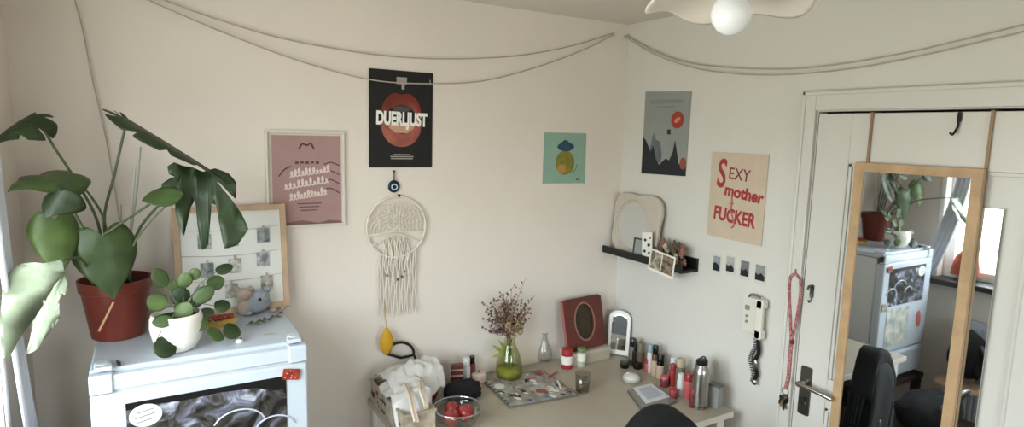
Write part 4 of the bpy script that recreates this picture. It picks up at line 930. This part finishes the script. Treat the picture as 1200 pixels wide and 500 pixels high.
for ci, (nm, cc) in enumerate(cols):
    b = NB()
    for k in range(14):
        s = inq(rnd.uniform(.06, .94), rnd.uniform(.08, .92)); s = (s.x, s.y); r_ = rnd.uniform(.007, .02)
        if k < 2 and ci in (0, 2): r_ = .032
        prism(b, circ(r_, 7, s[0], s[1], rnd.uniform(.35, .8), rnd.uniform(0, 3)), f3, .0066, .0068+.0003*ci)
    part('printed_shapes', b, mat(nm, cc, .4), t, kind='stuff')
b = NB()
for k in range(9):
    s = inq(.03, .08+.1*k); prism(b, circ(.006, 8, s.x, s.y), f3, .0066, .0072)
part('edge_dots', b, BLACK, t, kind='stuff')
# make-up bits on top of the magazine's far corner
for k, (px, py, c_, lab) in enumerate(((648, 441, '#a34a48', 'short red pencil lying on the magazine'), (655, 452, '#d8cfc2', 'short white pencil lying on the magazine'))):
    p = P(px, py); p.z = DZ+.0115; b = NB(); M = RZ(25+40*k) @ RY(90)
    t = thing('pencil', lab, 'pencil', p); lathe(b, [(0, -.045), (.0045, -.045), (.0045, .03), (0, .03)], p, M, 8); part('shaft', b, mat('pencil%d' % k, c_, .4), t)
    b = NB(); lathe(b, [(.0045, .03), (.001, .045), (0, .045)], p, M, 8); part('point', b, WOOD, t)
# drinking glass with green
p = P(688, 462, .0); p = V3((p.x, p.y+.035, DZ))
t = thing('drinking_glass', 'clear drinking glass with a green sprig right of the magazine', 'glass', p)
b = NB(); lathe(b, [(0, 0), (.027, 0), (.029, .003), (.034, .085), (.032, .085), (.0275, .008), (0, .007)], p, None, 30); part('glass_body', b, glass_mat('clear_glass2', '#e4e2dc', .2), t, smooth=True)
b = NB(); tube(b, [p+V3((-.015, 0, .012)), p+V3((.0, 0, .04)), p+V3((.02, 0, .07))], .002, 5); part('sprig_stem', b, STEM, t)
leaf(t, LEAFL, p+V3((-.012, 0, .03)), p+V3((.018, -.005, .05)), V3((0, -1, .6)), .018, kind=OBL)
# small dark pots, pale round puck, tablet and notepad near the right wall
for k, (px, py, lab) in enumerate(((735, 432, 'small black pot with a dull glass lid behind the pale dish'), (750, 433, 'small black make-up tin right of the black pot'))):
    p = P(px, py, .02); t = thing('cosmetic_pot', lab, 'pot', p); r = .021
    b = NB(); lathe(b, [(0, 0), (r*.9, 0), (r, .004), (r, .022), (0, .022)], p, None, 24); part('body', b, BLACKG, t)
    b = NB(); lathe(b, [(0, .022), (r*1.02, .0222), (r*1.02, .032), (r*.9, .035), (0, .035)], p, None, 24); part('lid', b, mat('lid_olive', '#3b3a30', .3) if k == 0 else BLACK, t)
p = P(745, 449, .03)
t = thing('round_dish', 'pale domed dish on the desk in front of the black pots', 'dish', p)
b = NB(); lathe(b, [(0, 0), (.034, 0), (.041, .006), (.041, .016), (.039, .018), (0, .018)], p, None, 32); part('base', b, mat('dish_grey', '#a9a59a', .35), t)
b = NB(); lathe(b, [(.039, .018), (.036, .026), (.024, .034), (.010, .037), (0, .0375)], p, None, 32); part('dome', b, mat('dish_pale', '#c5c2b8', .3), t, smooth=True)
q = [D(735, 459), D(757, 489), D(794, 471), D(763, 452)]; c0 = (q[0]+q[1]+q[2]+q[3])/4
f3 = Fr((c0.x, c0.y, DZ+.0004), (1, 0, 0), (0, 1, 0)); poly = [((v.x-c0.x), (v.y-c0.y)) for v in q]
t = thing('tablet', 'flat grey tablet under the white notepad near the desk edge', 'tablet', c0)
part('casing', prism(NB(), poly, f3, 0, .007), mat('tablet_grey', '#5b5a55', .35), t, bev=.002); part('screen', prism(NB(), [(x*.93, y*.93) for x, y in poly], f3, .007, .0076), mat('screen_taupe', '#7a766c', .12), t)
q2 = [D(742, 457), D(757, 475), D(785, 467), D(763, 452)]; c1 = (q2[0]+q2[1]+q2[2]+q2[3])/4
f3 = Fr((c1.x, c1.y, DZ+.0084), (1, 0, 0), (0, 1, 0)); poly = [((v.x-c1.x), (v.y-c1.y)) for v in q2]
t = thing('notepad', 'white sheet notepad lying on top of the grey tablet', 'notepad', c1+V3((0, 0, .008)))
part('sheets', prism(NB(), poly, f3, 0, .004), mat('notepad_white', '#c9cbd0', .6), t); 
part('printed_block', prism(NB(), [(x*.7, y*.7) for x, y in poly], f3, .004, .0044), mat('notepad_ink', '#aeb2bd', .6), t)
# ---- cosmetics row along the right wall
def bottle(px, py, h, r, *aa, **kk):
    return bottle_(px, py, h*1.2, r*1.12, *aa, **kk)
def bottle_(px, py, h, r, body, cap, lab, kind='bottle', caph=.28, capr=.6, neck=True, cat=None, sq_=1, tilt=0, dy=0, name=None, pos=None):
    p = P(px, py, r*.4+dy) if pos is None else V3(pos); p.x = min(p.x, -.064-r*1.02) if pos is None else p.x; M = RX(tilt) if tilt else None
    t = thing(name or kind.replace(' ', '_'), lab, cat or kind, p); hb = h*(1-caph)
    b = NB(); lathe(b, [(0, 0), (r*.94, 0), (r, .003), (r, hb-.006), (r*.93, hb-.001), (r*capr*.95, hb), (0, hb)], p, M, 24, sc=(1, sq_)); part('body', b, body, t)
    b = NB(); lathe(b, [(0, hb), (r*capr, hb+.0004), (r*capr, h-.003), (r*capr*.88, h), (0, h)], p, M, 20, sc=(1, sq_)); part('cap', b, cap, t)
    return t
m_ = mat
BR = m_('cos_brown', '#5a4436', .5); BEI = m_('cos_beige', '#b8a38c', .5); REDB = m_('cos_red', '#9c2f33', .35); PNK = m_('cos_pink', '#b35a5d', .4); DKR = m_('cos_darkred', '#6e2b30', .4)
WHB = m_('cos_white', '#d2d1d0', .35); BLU = m_('cos_navy', '#1f2733', .3); SKY = m_('cos_sky', '#8ea3b4', .4); OLV = m_('cos_olive', '#6b6551', .5); GRY = m_('cos_grey', '#8b8d8b', .4)
bottle(757, 425, .105, .014, BLACK, BLACK, 'slim black bottle at the far end of the cosmetics row', caph=.4)
bottle(766, 421, .11, .016, OLV, BLACKG, 'olive bottle with a glossy black cap behind the brown jar', caph=.3, capr=.9)
bottle(777, 425, .105, .017, BR, OLV, 'brown bottle with olive cap at the wall in the cosmetics row', caph=.35, capr=.85)
bottle(763, 435, .055, .015, PNK, REDB, 'short pink and red jar nearest the black make-up tin', kind='jar', capr=.95, caph=.35)
bottle(770, 439, .085, .016, BEI, BR, 'beige tube with a brown cap in front of the brown bottle', kind='tube', capr=.85)
bottle(781, 441, .095, .016, BEI, BLACKG, 'beige bottle with black front cap amid the red bottles', caph=.45, capr=.95)
bottle(787, 430, .115, .013, WHB, SKY, 'slim white bottle with a sky blue cap by the wall', capr=.9)
bottle(796, 432, .12, .013, BLU, BLACKG, 'slim navy bottle with black cap by the wall', capr=.9, caph=.4)
bottle(789, 452, .085, .016, REDB, REDB, 'glossy red bottle in the middle of the cosmetics row', capr=.8)
bottle(780, 453, .042, .018, DKR, PNK, 'low dark red jar in front of the beige bottle', kind='jar', capr=.95)
bottle(802, 446, .105, .014, SKY, WHB, 'pale blue bottle with white cap behind the white tube', capr=.85)
bottle(798, 463, .082, .014, WHB, WHB, 'white upright tube in front of the pale blue bottle', kind='tube', capr=.9)
bottle(790, 467, .034, .017, DKR, REDB, 'low wine red jar at the front of the cosmetics row', kind='jar', capr=.96)
bottle(808, 466, .09, .021, PNK, REDB, 'stout pink red bottle beside the white tube', capr=.75)
bottle(812, 451, .115, .019, OLV, BEI, 'olive bottle with beige cap behind the steel flask', capr=.8)
bottle(812, 477, .065, .012, DKR, REDB, 'small dark red bottle touching the steel flask', capr=.8, dy=.0)
p = P(822, 478, .012); p.x = min(p.x, -.10)
t = thing('steel_flask', 'tall brushed steel drinking flask with a dark cap', 'flask', p)
b = NB(); lathe(b, [(0, 0), (.030, 0), (.034, .004), (.034, .150), (.030, .168), (.022, .180), (.020, .186), (0, .186)], p, None, 36); part('body', b, STEEL, t)
b = NB(); lathe(b, [(0, .186), (.023, .187), (.023, .205), (.019, .209), (0, .209)], p, None, 28); tube(b, [p+V3((-.022, 0, .20)), p+V3((-.012, 0, .218)), p+V3((.012, 0, .218)), p+V3((.022, 0, .20))], .003, 6); part('cap', b, BLACK, t)
b = NB(); lathe(b, [(.0342, .010), (.0345, .010), (.0345, .014), (.0342, .014)], p, None, 36); part('base_ring', b, DSTEEL, t)
p = P(842, 462, .02); p.x = -.105; p.y = -.69
t = thing('spray_can', 'grey blue spray can with black cap behind the steel flask', 'spray can', p)
b = NB(); lathe(b, [(0, 0), (.026, 0), (.026, .150), (.022, .158), (0, .158)], p, None, 28); part('body', b, m_('can_greyblue', '#6b7076', .35, .3), t)
b = NB(); lathe(b, [(0, .158), (.022, .1585), (.022, .178), (.018, .182), (0, .182)], p, None, 24); part('cap', b, BLACK, t)
p = V3((-.094, -.765, DZ))
t = thing('small_box', 'small grey box standing at the desk end by the wall', 'box', p)
b = NB(); box(b, p+V3((0, 0, .045)), (.036, .05, .09), R(8)); part('carton', b, GRY, t, bev=.002); b = NB(); box(b, p+V3((0, 0, .0945)), (.038, .052, .008), R(8)); part('lid', b, m_('lid_darkgrey', '#5b5c5b', .4), t, bev=.001)
# ---- left cluster on the desk
t = thing('storage_box', 'patterned fabric storage box at the left end of the desk', 'storage box', (-1.29, -.24, DZ))
b = NB(); x0, x1, y0, y1, zt = -1.350, -1.225, -.43, -.055, DZ+.10
for A_, B_ in (((x0, y0, DZ+.001), (x0+.006, y1, zt)), ((x1-.006, y0, DZ+.001), (x1, y1, zt)), ((x0+.006, y0, DZ+.001), (x1-.006, y0+.006, zt)), ((x0+.006, y1-.006, DZ+.001), (x1-.006, y1, zt)), ((x0+.006, y0+.006, DZ+.001), (x1-.006, y1-.006, DZ+.006))): bbox(b, A_, B_)
part('box_walls', b, m_('fabric_floral', '#8d8272', .85, scale=28, col2='#b7ab98'), t, smooth=False)
b = NB(); ring(b, [(x0-.004, y0-.004), (x1+.004, y0-.004), (x1+.004, y1+.004), (x0-.004, y1+.004)], [(x0+.001, y0+.001), (x1-.001, y0+.001), (x1-.001, y1-.001), (x0+.001, y1-.001)], Fr((0, 0, zt-.008), (1, 0, 0), (0, 1, 0)), 0, .009); part('rim', b, m_('rim_beige', '#a39784', .8), t)
rnd.seed(9); b = NB(); fL = Fr((x0-.0005, 0, 0), (0, -1, 0), (0, 0, 1)); fL.n = V3((-1, 0, 0))
for k in range(14): prism(b, circ(rnd.uniform(.005, .013), 8, rnd.uniform(.07, .42), rnd.uniform(DZ+.015, zt-.02), .7), fL, 0, .0008)
part('printed_blots', b, m_('blot_dark', '#3a322e', .8, scale=60, col2='#7a3b36'), t, kind='stuff')
# crumpled white plastic bag lying over the box
def sheet(pts_fn, nu, nv, m, name, root, thick=.0015):
    b = NB(); g = [[b.verts.new(pts_fn(i/nu, j/nv)) for j in range(nv+1)] for i in range(nu+1)]
    for i in range(nu):
        for j in range(nv): b.faces.new((g[i][j], g[i+1][j], g[i+1][j+1], g[i][j+1]))
    o = part(name, b, m, root, smooth=True); s = o.modifiers.new('thickness', 'SOLIDIFY'); s.thickness = thick; return o
WB = m_('bag_white', '#cfcdc9', .35, var=.05, bump=.3, bscale=30)
t = thing('plastic_bag', 'crumpled white plastic bag over the patterned storage box', 'bag', (-1.24, -.16, DZ+.12))
def bagfn(u, v):
    a = math.pi*(u*1.0); x_ = -1.27+.30*u - .0; 
    base = V3((-1.335+.245*u, -.06-.17*v-.12*(1-u)*v, DZ+.115+.055*math.sin(math.pi*min(1, v*1.05))*(.75+.35*math.sin(3*u))+.02*u))
    if v > .8: base.z -= (v-.8)*.25
    n_ = noise.noise(base*28)*.016+noise.noise(base*60)*.006; return base+V3((n_*.5, n_*.6, n_))
sheet(bagfn, 40, 30, WB, 'bag_film', t)
def bagfn2(u, v):
    p_ = V3((-1.362+.15*v, -.18-.24*u-.0*v, DZ+.135-.02*math.cos(v*3)+.015*math.sin(math.pi*v)-.19*max(0, u-.72)/.28))
    n_ = noise.noise(p_*30)*.014; return p_+V3((n_*.5, 0, n_))
sheet(bagfn2, 30, 10, WB, 'bag_handle', t)
t = thing('dark_pouch', 'dark blue pouch with a white tag inside the storage box', 'pouch', (-1.29, -.30, DZ+.007))
b = NB(); ell(b, (-1.285, -.25, DZ+.065), (.048, .075, .050), lump=.25, seed=3); part('pouch_body', b, m_('navy_cloth', '#161a24', .8, bump=.4), t, smooth=True)
b = NB(); box(b, (-1.285, -.285, DZ+.118), (.03, .04, .004), RX(-15)); part('tag', b, m_('tag_blue', '#aeb8cf', .5), t)
t = thing('cable_loop', 'black looped cable on the desk behind the white bag', 'cable', (-1.15, -.05, 1.0))
b = NB(); tube(b, [Y(455, 415, -.035), Y(460, 404, -.03), Y(472, 401, -.03), Y(482, 406, -.03), Y(484, 415, -.035), Y(470, 419, -.04)], .006, 8, closed=True); part('loop', b, BLACK, t, smooth=True)
b = NB(); tube(b, [Y(484, 414, -.035), Y(489, 425, -.035), V3((-1.10, -.04, DZ+.005))], .005, 8); part('lead', b, BLACK, t, smooth=True)
RIB = m_('ribbon_cream', '#c9b8a5', .6, var=.08, scale=20)
for k, (pts, lab) in enumerate((([(474, 448), (480, 460), (484, 478), (488, 494)], 'left one of two cream ribbon strips hanging out of the white bag'), ([(493, 446), (494, 458), (499, 472), (500, 482)], 'right one of two cream ribbon strips hanging out of the white bag'))):
    q = [H(x, y, 2, DZ+z_) for (x, y), z_ in zip(pts, (.165, .155, .12, .085))]
    def rf(u, v, q=q): 
        s = smooth_path(q, 8); p_ = s[min(len(s)-1, int(u*(len(s)-1)))]; return p_+V3((.022*(v-.5), 0, .004*math.sin(v*6)))
    t = thing('ribbon', lab, 'ribbon', q[0], 'cream ribbons on the white bag'); b = NB(); g = [[b.verts.new(rf(i/24, j/5)) for j in range(6)] for i in range(25)]
    for i in range(24):
        for j in range(5): b.faces.new((g[i][j], g[i+1][j], g[i+1][j+1], g[i][j+1]))
    o = part('strip', b, RIB, t, smooth=True); s = o.modifiers.new('thickness', 'SOLIDIFY'); s.thickness = .0014
# glass bowl of apples
bc = V3((-1.125, -.415, DZ))
t = thing('glass_bowl', 'clear glass bowl of red apples at the left of the desk', 'bowl', bc)
b = NB(); lathe(b, [(0, 0), (.035, 0), (.05, .006), (.075, .030), (.090, .062), (.094, .078), (.091, .078), (.087, .062), (.072, .033), (.048, .010), (0, .006)], bc, None, 40); part('glass_body', b, CG, t, smooth=True)
b = NB(); lathe(b, [(.090, .0765), (.0945, .0765), (.0955, .0785), (.0945, .0805), (.0905, .0805), (.0895, .0785)], bc, None, 40); part('rim', b, m_('rim_glint', '#9a9d9f', .12, .6), t)
AP = m_('apple_red', '#8e2e2c', .25, var=.25, scale=14)
def apple(c, r, lab):
    t = thing('apple', lab, 'apple', c-V3((0, 0, r)), 'red apples in and near the glass bowl')
    b = NB(); lathe(b, [(0, -r*.80), (r*.35, -r*.92), (r*.75, -r*.65), (r, -.02*r), (r*.93, r*.48), (r*.6, r*.85), (r*.3, r*.86), (0, r*.66)], c, None, 24); part('flesh', b, AP, t, smooth=True)
    b = NB(); tube(b, [c+V3((0, 0, r*.66)), c+V3((.002, 0, r*.9)), c+V3((.005, 0, r*1.12))], .0012, 5); part('stalk', b, DW, t)
apple(bc+V3((.030, -.012, .050)), .034, 'largest red apple at the right inside the glass bowl')
apple(bc+V3((-.036, -.022, .050)), .032, 'red apple at the left inside the glass bowl')
apple(bc+V3((-.004, .040, .052)), .030, 'red apple at the back inside the glass bowl')
apple(V3((-1.125, -.150, DZ+.0295+.0)), .032, 'red apple on the desk between the white bag and black pouch')
t = thing('black_pouch', 'soft black toiletry pouch behind the glass bowl', 'pouch', (-1.0, -.19, DZ))
b = NB(); ell(b, (-1.005, -.210, DZ+.040), (.085, .065, .042), lump=.22, seed=8); part('pouch_body', b, BLACKM, t, smooth=True)
b = NB(); tube(b, [(-1.065, -.215, DZ+.06), (-1.02, -.235, DZ+.068), (-.96, -.225, DZ+.058)], .003, 6); part('zip', b, DSTEEL, t)
# packages behind
t = thing('striped_packet', 'brown packet with pale stripes leaning behind the black pouch', 'packet', (-.985, -.10, DZ))
f3 = Fr((-.985, -.115, DZ+.001), (.93, -.3, 0), (-.16, .03, .5)); b = NB(); rect(b, f3, -.028, 0, .026, .125, 0, .022); part('packet_body', b, m_('packet_brown', '#5b302a', .4), t, bev=.002)
for k in range(4): b = NB(); rect(b, f3, -.028, .02+.026*k, .026, .027+.026*k, .0222, .0228); part('stripe', b, m_('stripe_pale', '#a58a7e', .5), t)
bottle(538, 441, .105, .017, WHB, WHB, 'tall white tube beside the striped brown packet', kind='tube', capr=.9, pos=(-.925, -.085, DZ))
bottle(551, 436, .098, .014, DKR, BLACKG, 'small dark red bottle with black cap right of the white tube', capr=.8, pos=(-.880, -.055, DZ))
p = P(557, 447, .0); p = V3((-.855, -.075, DZ))
t = thing('powder_jar', 'low round pale pink jar near the vase', 'jar', p)
b = NB(); lathe(b, [(0, 0), (.030, 0), (.034, .005), (.034, .026), (0, .026)], p, None, 28); part('body', b, m_('jar_blush', '#c4ab9c', .4), t)
b = NB(); lathe(b, [(0, .026), (.035, .0262), (.035, .038), (.030, .043), (0, .044)], p, None, 28); part('lid', b, m_('lid_blush', '#cdbcae', .35), t)
b = NB(); lathe(b, [(0, .044), (.006, .0442), (.006, .050), (0, .051)], p, None, 14); part('knob', b, m_('knob_gold', '#9a7f4e', .3, .8), t)
# =================================================================== CHAIR with black jacket at the desk
cc = V3((-.660, -1.015, -.0))
t = thing('office_chair', 'black fabric office chair pushed up to the desk', 'chair', cc)
b = NB(); f3 = Fr(cc+V3((0, -.0, 0)), (1, 0, 0), (0, -.04, 1))
out = [(x*1.0, y) for x, y in rrect(.33, .50, .15, 8, 0, .715)]
def rr3(poly, bulge=.02):
    b = NB(); n = len(poly); cx_ = sum(p_[0] for p_ in poly)/n; cy_ = sum(p_[1] for p_ in poly)/n; 
    for sd, th in ((1, .028), (-1, .024)):
        prev = None
        for s, z_ in ((0, 1), (.4, .95), (.75, .8), (.93, .5), (1, 0)):
            cur = [b.verts.new(f3.p(cx_+(x-cx_)*s, cy_+(y-cy_)*s, sd*th*z_+.035*((cx_+(x-cx_)*s)/.22)**2)) for x, y in poly] if s else [b.verts.new(f3.p(cx_, cy_, sd*th))]
            if prev:
                for i in range(n):
                    j = (i+1) % n
                    try: b.faces.new((prev[0], cur[i], cur[j]) if len(prev) == 1 else (prev[i], cur[i], cur[j], prev[j]))
                    except Exception: pass
            prev = cur
    bmesh.ops.remove_doubles(b, verts=b.verts, dist=.0001); return b
part('backrest', rr3(out), BLACKM, t, smooth=True)
b = NB(); tube(b, [cc+V3((0, -.045, .70)), cc+V3((0, -.06, .5)), cc+V3((0, .02, .43)), cc+V3((0, .15, .42))], .02, 8); part('back_support', b, BLACK, t, smooth=True)
b = NB(); prism(b, rrect(.46, .44, .1, 6), Fr(cc+V3((0, .24, .44)), (1, 0, 0), (0, 1, 0)), 0, .07); part('seat', b, BLACKM, t, bev=.015)
b = NB(); lathe(b, [(0, .1), (.028, .1), (.028, .42), (0, .42)], cc+V3((0, .22, 0)), None, 20); part('column', b, STEEL, t)
for k in range(5):
    a = R(72*k+18); e = cc+V3((.27*math.cos(a), .22+.27*math.sin(a), .07)); l = part('leg', tube(NB(), [cc+V3((0, .22, .12)), e], (.022, .014), 8, sm=0), STEEL, t)
    part('castor', ell(NB(), e-V3((0, 0, .040)), (.03, .02, .03), RZ(72*k+18), seg=14), BLACK, l, smooth=True)
t = thing('jacket', 'black jacket draped over the back of the office chair', 'jacket', cc+V3((0, 0, 1.03)))
CHR = t
def jf(u, v):
    x_ = (u-.5)*.37; e = abs(u-.5)*2; top = 1.022-.17*e**2.2; w_ = (v-.5)*2
    fold = .010*math.sin(u*26+1)*abs(w_)
    if abs(w_) < .12: z_ = top; y_ = w_/.12*.04
    else: z_ = top-(abs(w_)-.12)/.88*(.50 if w_ < 0 else .40); y_ = math.copysign(.040+.012*(abs(w_)), w_)+math.copysign(fold, w_)
    return cc+V3((x_, -(.04)*(z_-.76)+y_*1.0+.008-.035*(x_/.22)**2, z_))
sheet(jf, 48, 48, BLACKM, 'jacket_cloth', t, .004)
for o_ in C.objects:
    if o_.parent is None and o_.name in ('office_chair', 'jacket'): o_.rotation_euler = (0, 0, R(-13))
# =================================================================== things seen in the mirror
t = thing('radiator', 'white ribbed radiator below the left window', 'radiator', (-2.39, -1.15, .12))
b = NB(); bbox(b, (XL+.03, -1.75, .14), (XL+.085, -.68, .80)); part('panel', b, WHITE, t, bev=.006)
b = NB()
for k in range(34): bbox(b, (XL+.085, -1.73+.031*k, .17), (XL+.093, -1.715+.031*k, .77))
part('ribs', b, WHITE, t, kind='stuff')
for y_ in (-1.6, -.85):
    part('bracket', bbox(NB(), (XL+.001, y_-.02, .3), (XL+.03, y_+.02, .34)), DSTEEL, t)
    part('foot', bbox(NB(), (XL+.04, y_-.02, .0), (XL+.07, y_+.02, .14)), DSTEEL, t)
p = V3((-2.487, -.60, 1.0415))
t = thing('sill_lamp', 'rust red shaded lamp on the window sill, seen in the mirror', 'lamp', p)
b = NB(); lathe(b, [(0, 0), (.035, 0), (.035, .008), (.008, .014), (.007, .05), (0, .05)], p, None, 24); part('base', b, BRASS, t)
b = NB(); lathe(b, [(.060, .03), (.054, .09), (.044, .15), (.022, .19), (.020, .19), (.042, .148), (.052, .09), (.058, .03)], p, None, 32, sc=(.62, 1.35)); part('lamp_shade', b, m_('shade_rust', '#b0523a', .7, var=.1), t, smooth=True)
p = V3((-2.20, -.78, 0))
t = thing('backpack', 'black backpack standing on a stool left of the fridge', 'backpack', p+V3((0, 0, .461)))
b = NB(); ell(b, p+V3((0, 0, .635)), (.12, .09, .15), lump=.12, seed=6); part('bag_body', b, BLACKM, t, smooth=True)
b = NB(); tube(b, [p+V3((.04, -.07, .72)), p+V3((.06, -.13, .62)), p+V3((.05, -.08, .49))], .012, 8); part('strap', b, m_('strap_grey', '#54575a', .8), t)
part('pocket', ell(NB(), p+V3((.0, -.075, .56)), (.08, .035, .07), lump=.1), BLACKM, t, smooth=True)
t = thing('stool', 'small pale wooden stool under the black backpack', 'stool', p)
b = NB(); lathe(b, [(0, .43), (.14, .43), (.145, .436), (.145, .455), (.14, .46), (0, .46)], p, None, 36); part('seat', b, WOOD2, t)
for k in range(3):
    a = R(120*k+30); part('leg', tube(NB(), [p+V3((.09*math.cos(a), .09*math.sin(a), .432)), p+V3((.13*math.cos(a), .13*math.sin(a), .0))], (.014, .011), 8, sm=0), WOOD2, t)
p = V3((-1.74, -.80, 0))
t = thing('duffel_bag', 'black duffel bag on a chest in front of the fridge', 'bag', p+V3((0, 0, .30)))
b = NB(); ell(b, p+V3((0, 0, .40)), (.24, .14, .10), lump=.2, seed=12); part('bag_body', b, BLACKM, t, smooth=True)
b = NB(); tube(b, [p+V3((-.1, -.10, .46)), p+V3((-.05, -.16, .56)), p+V3((.06, -.16, .56)), p+V3((.1, -.10, .46))], .010, 8); part('handle', b, m_('handle_steelgrey', '#8f9294', .35, .6), t, smooth=True)
t = thing('wooden_chest', 'low dark chest carrying the black duffel bag', 'chest', p)
b = NB(); bbox(b, (p.x-.28, p.y-.17, .0), (p.x+.28, p.y+.17, .26)); part('chest_body', b, DW, t, bev=.004)
b = NB(); bbox(b, (p.x-.29, p.y-.18, .262), (p.x+.29, p.y+.18, .295)); part('lid', b, DW, t, bev=.004)
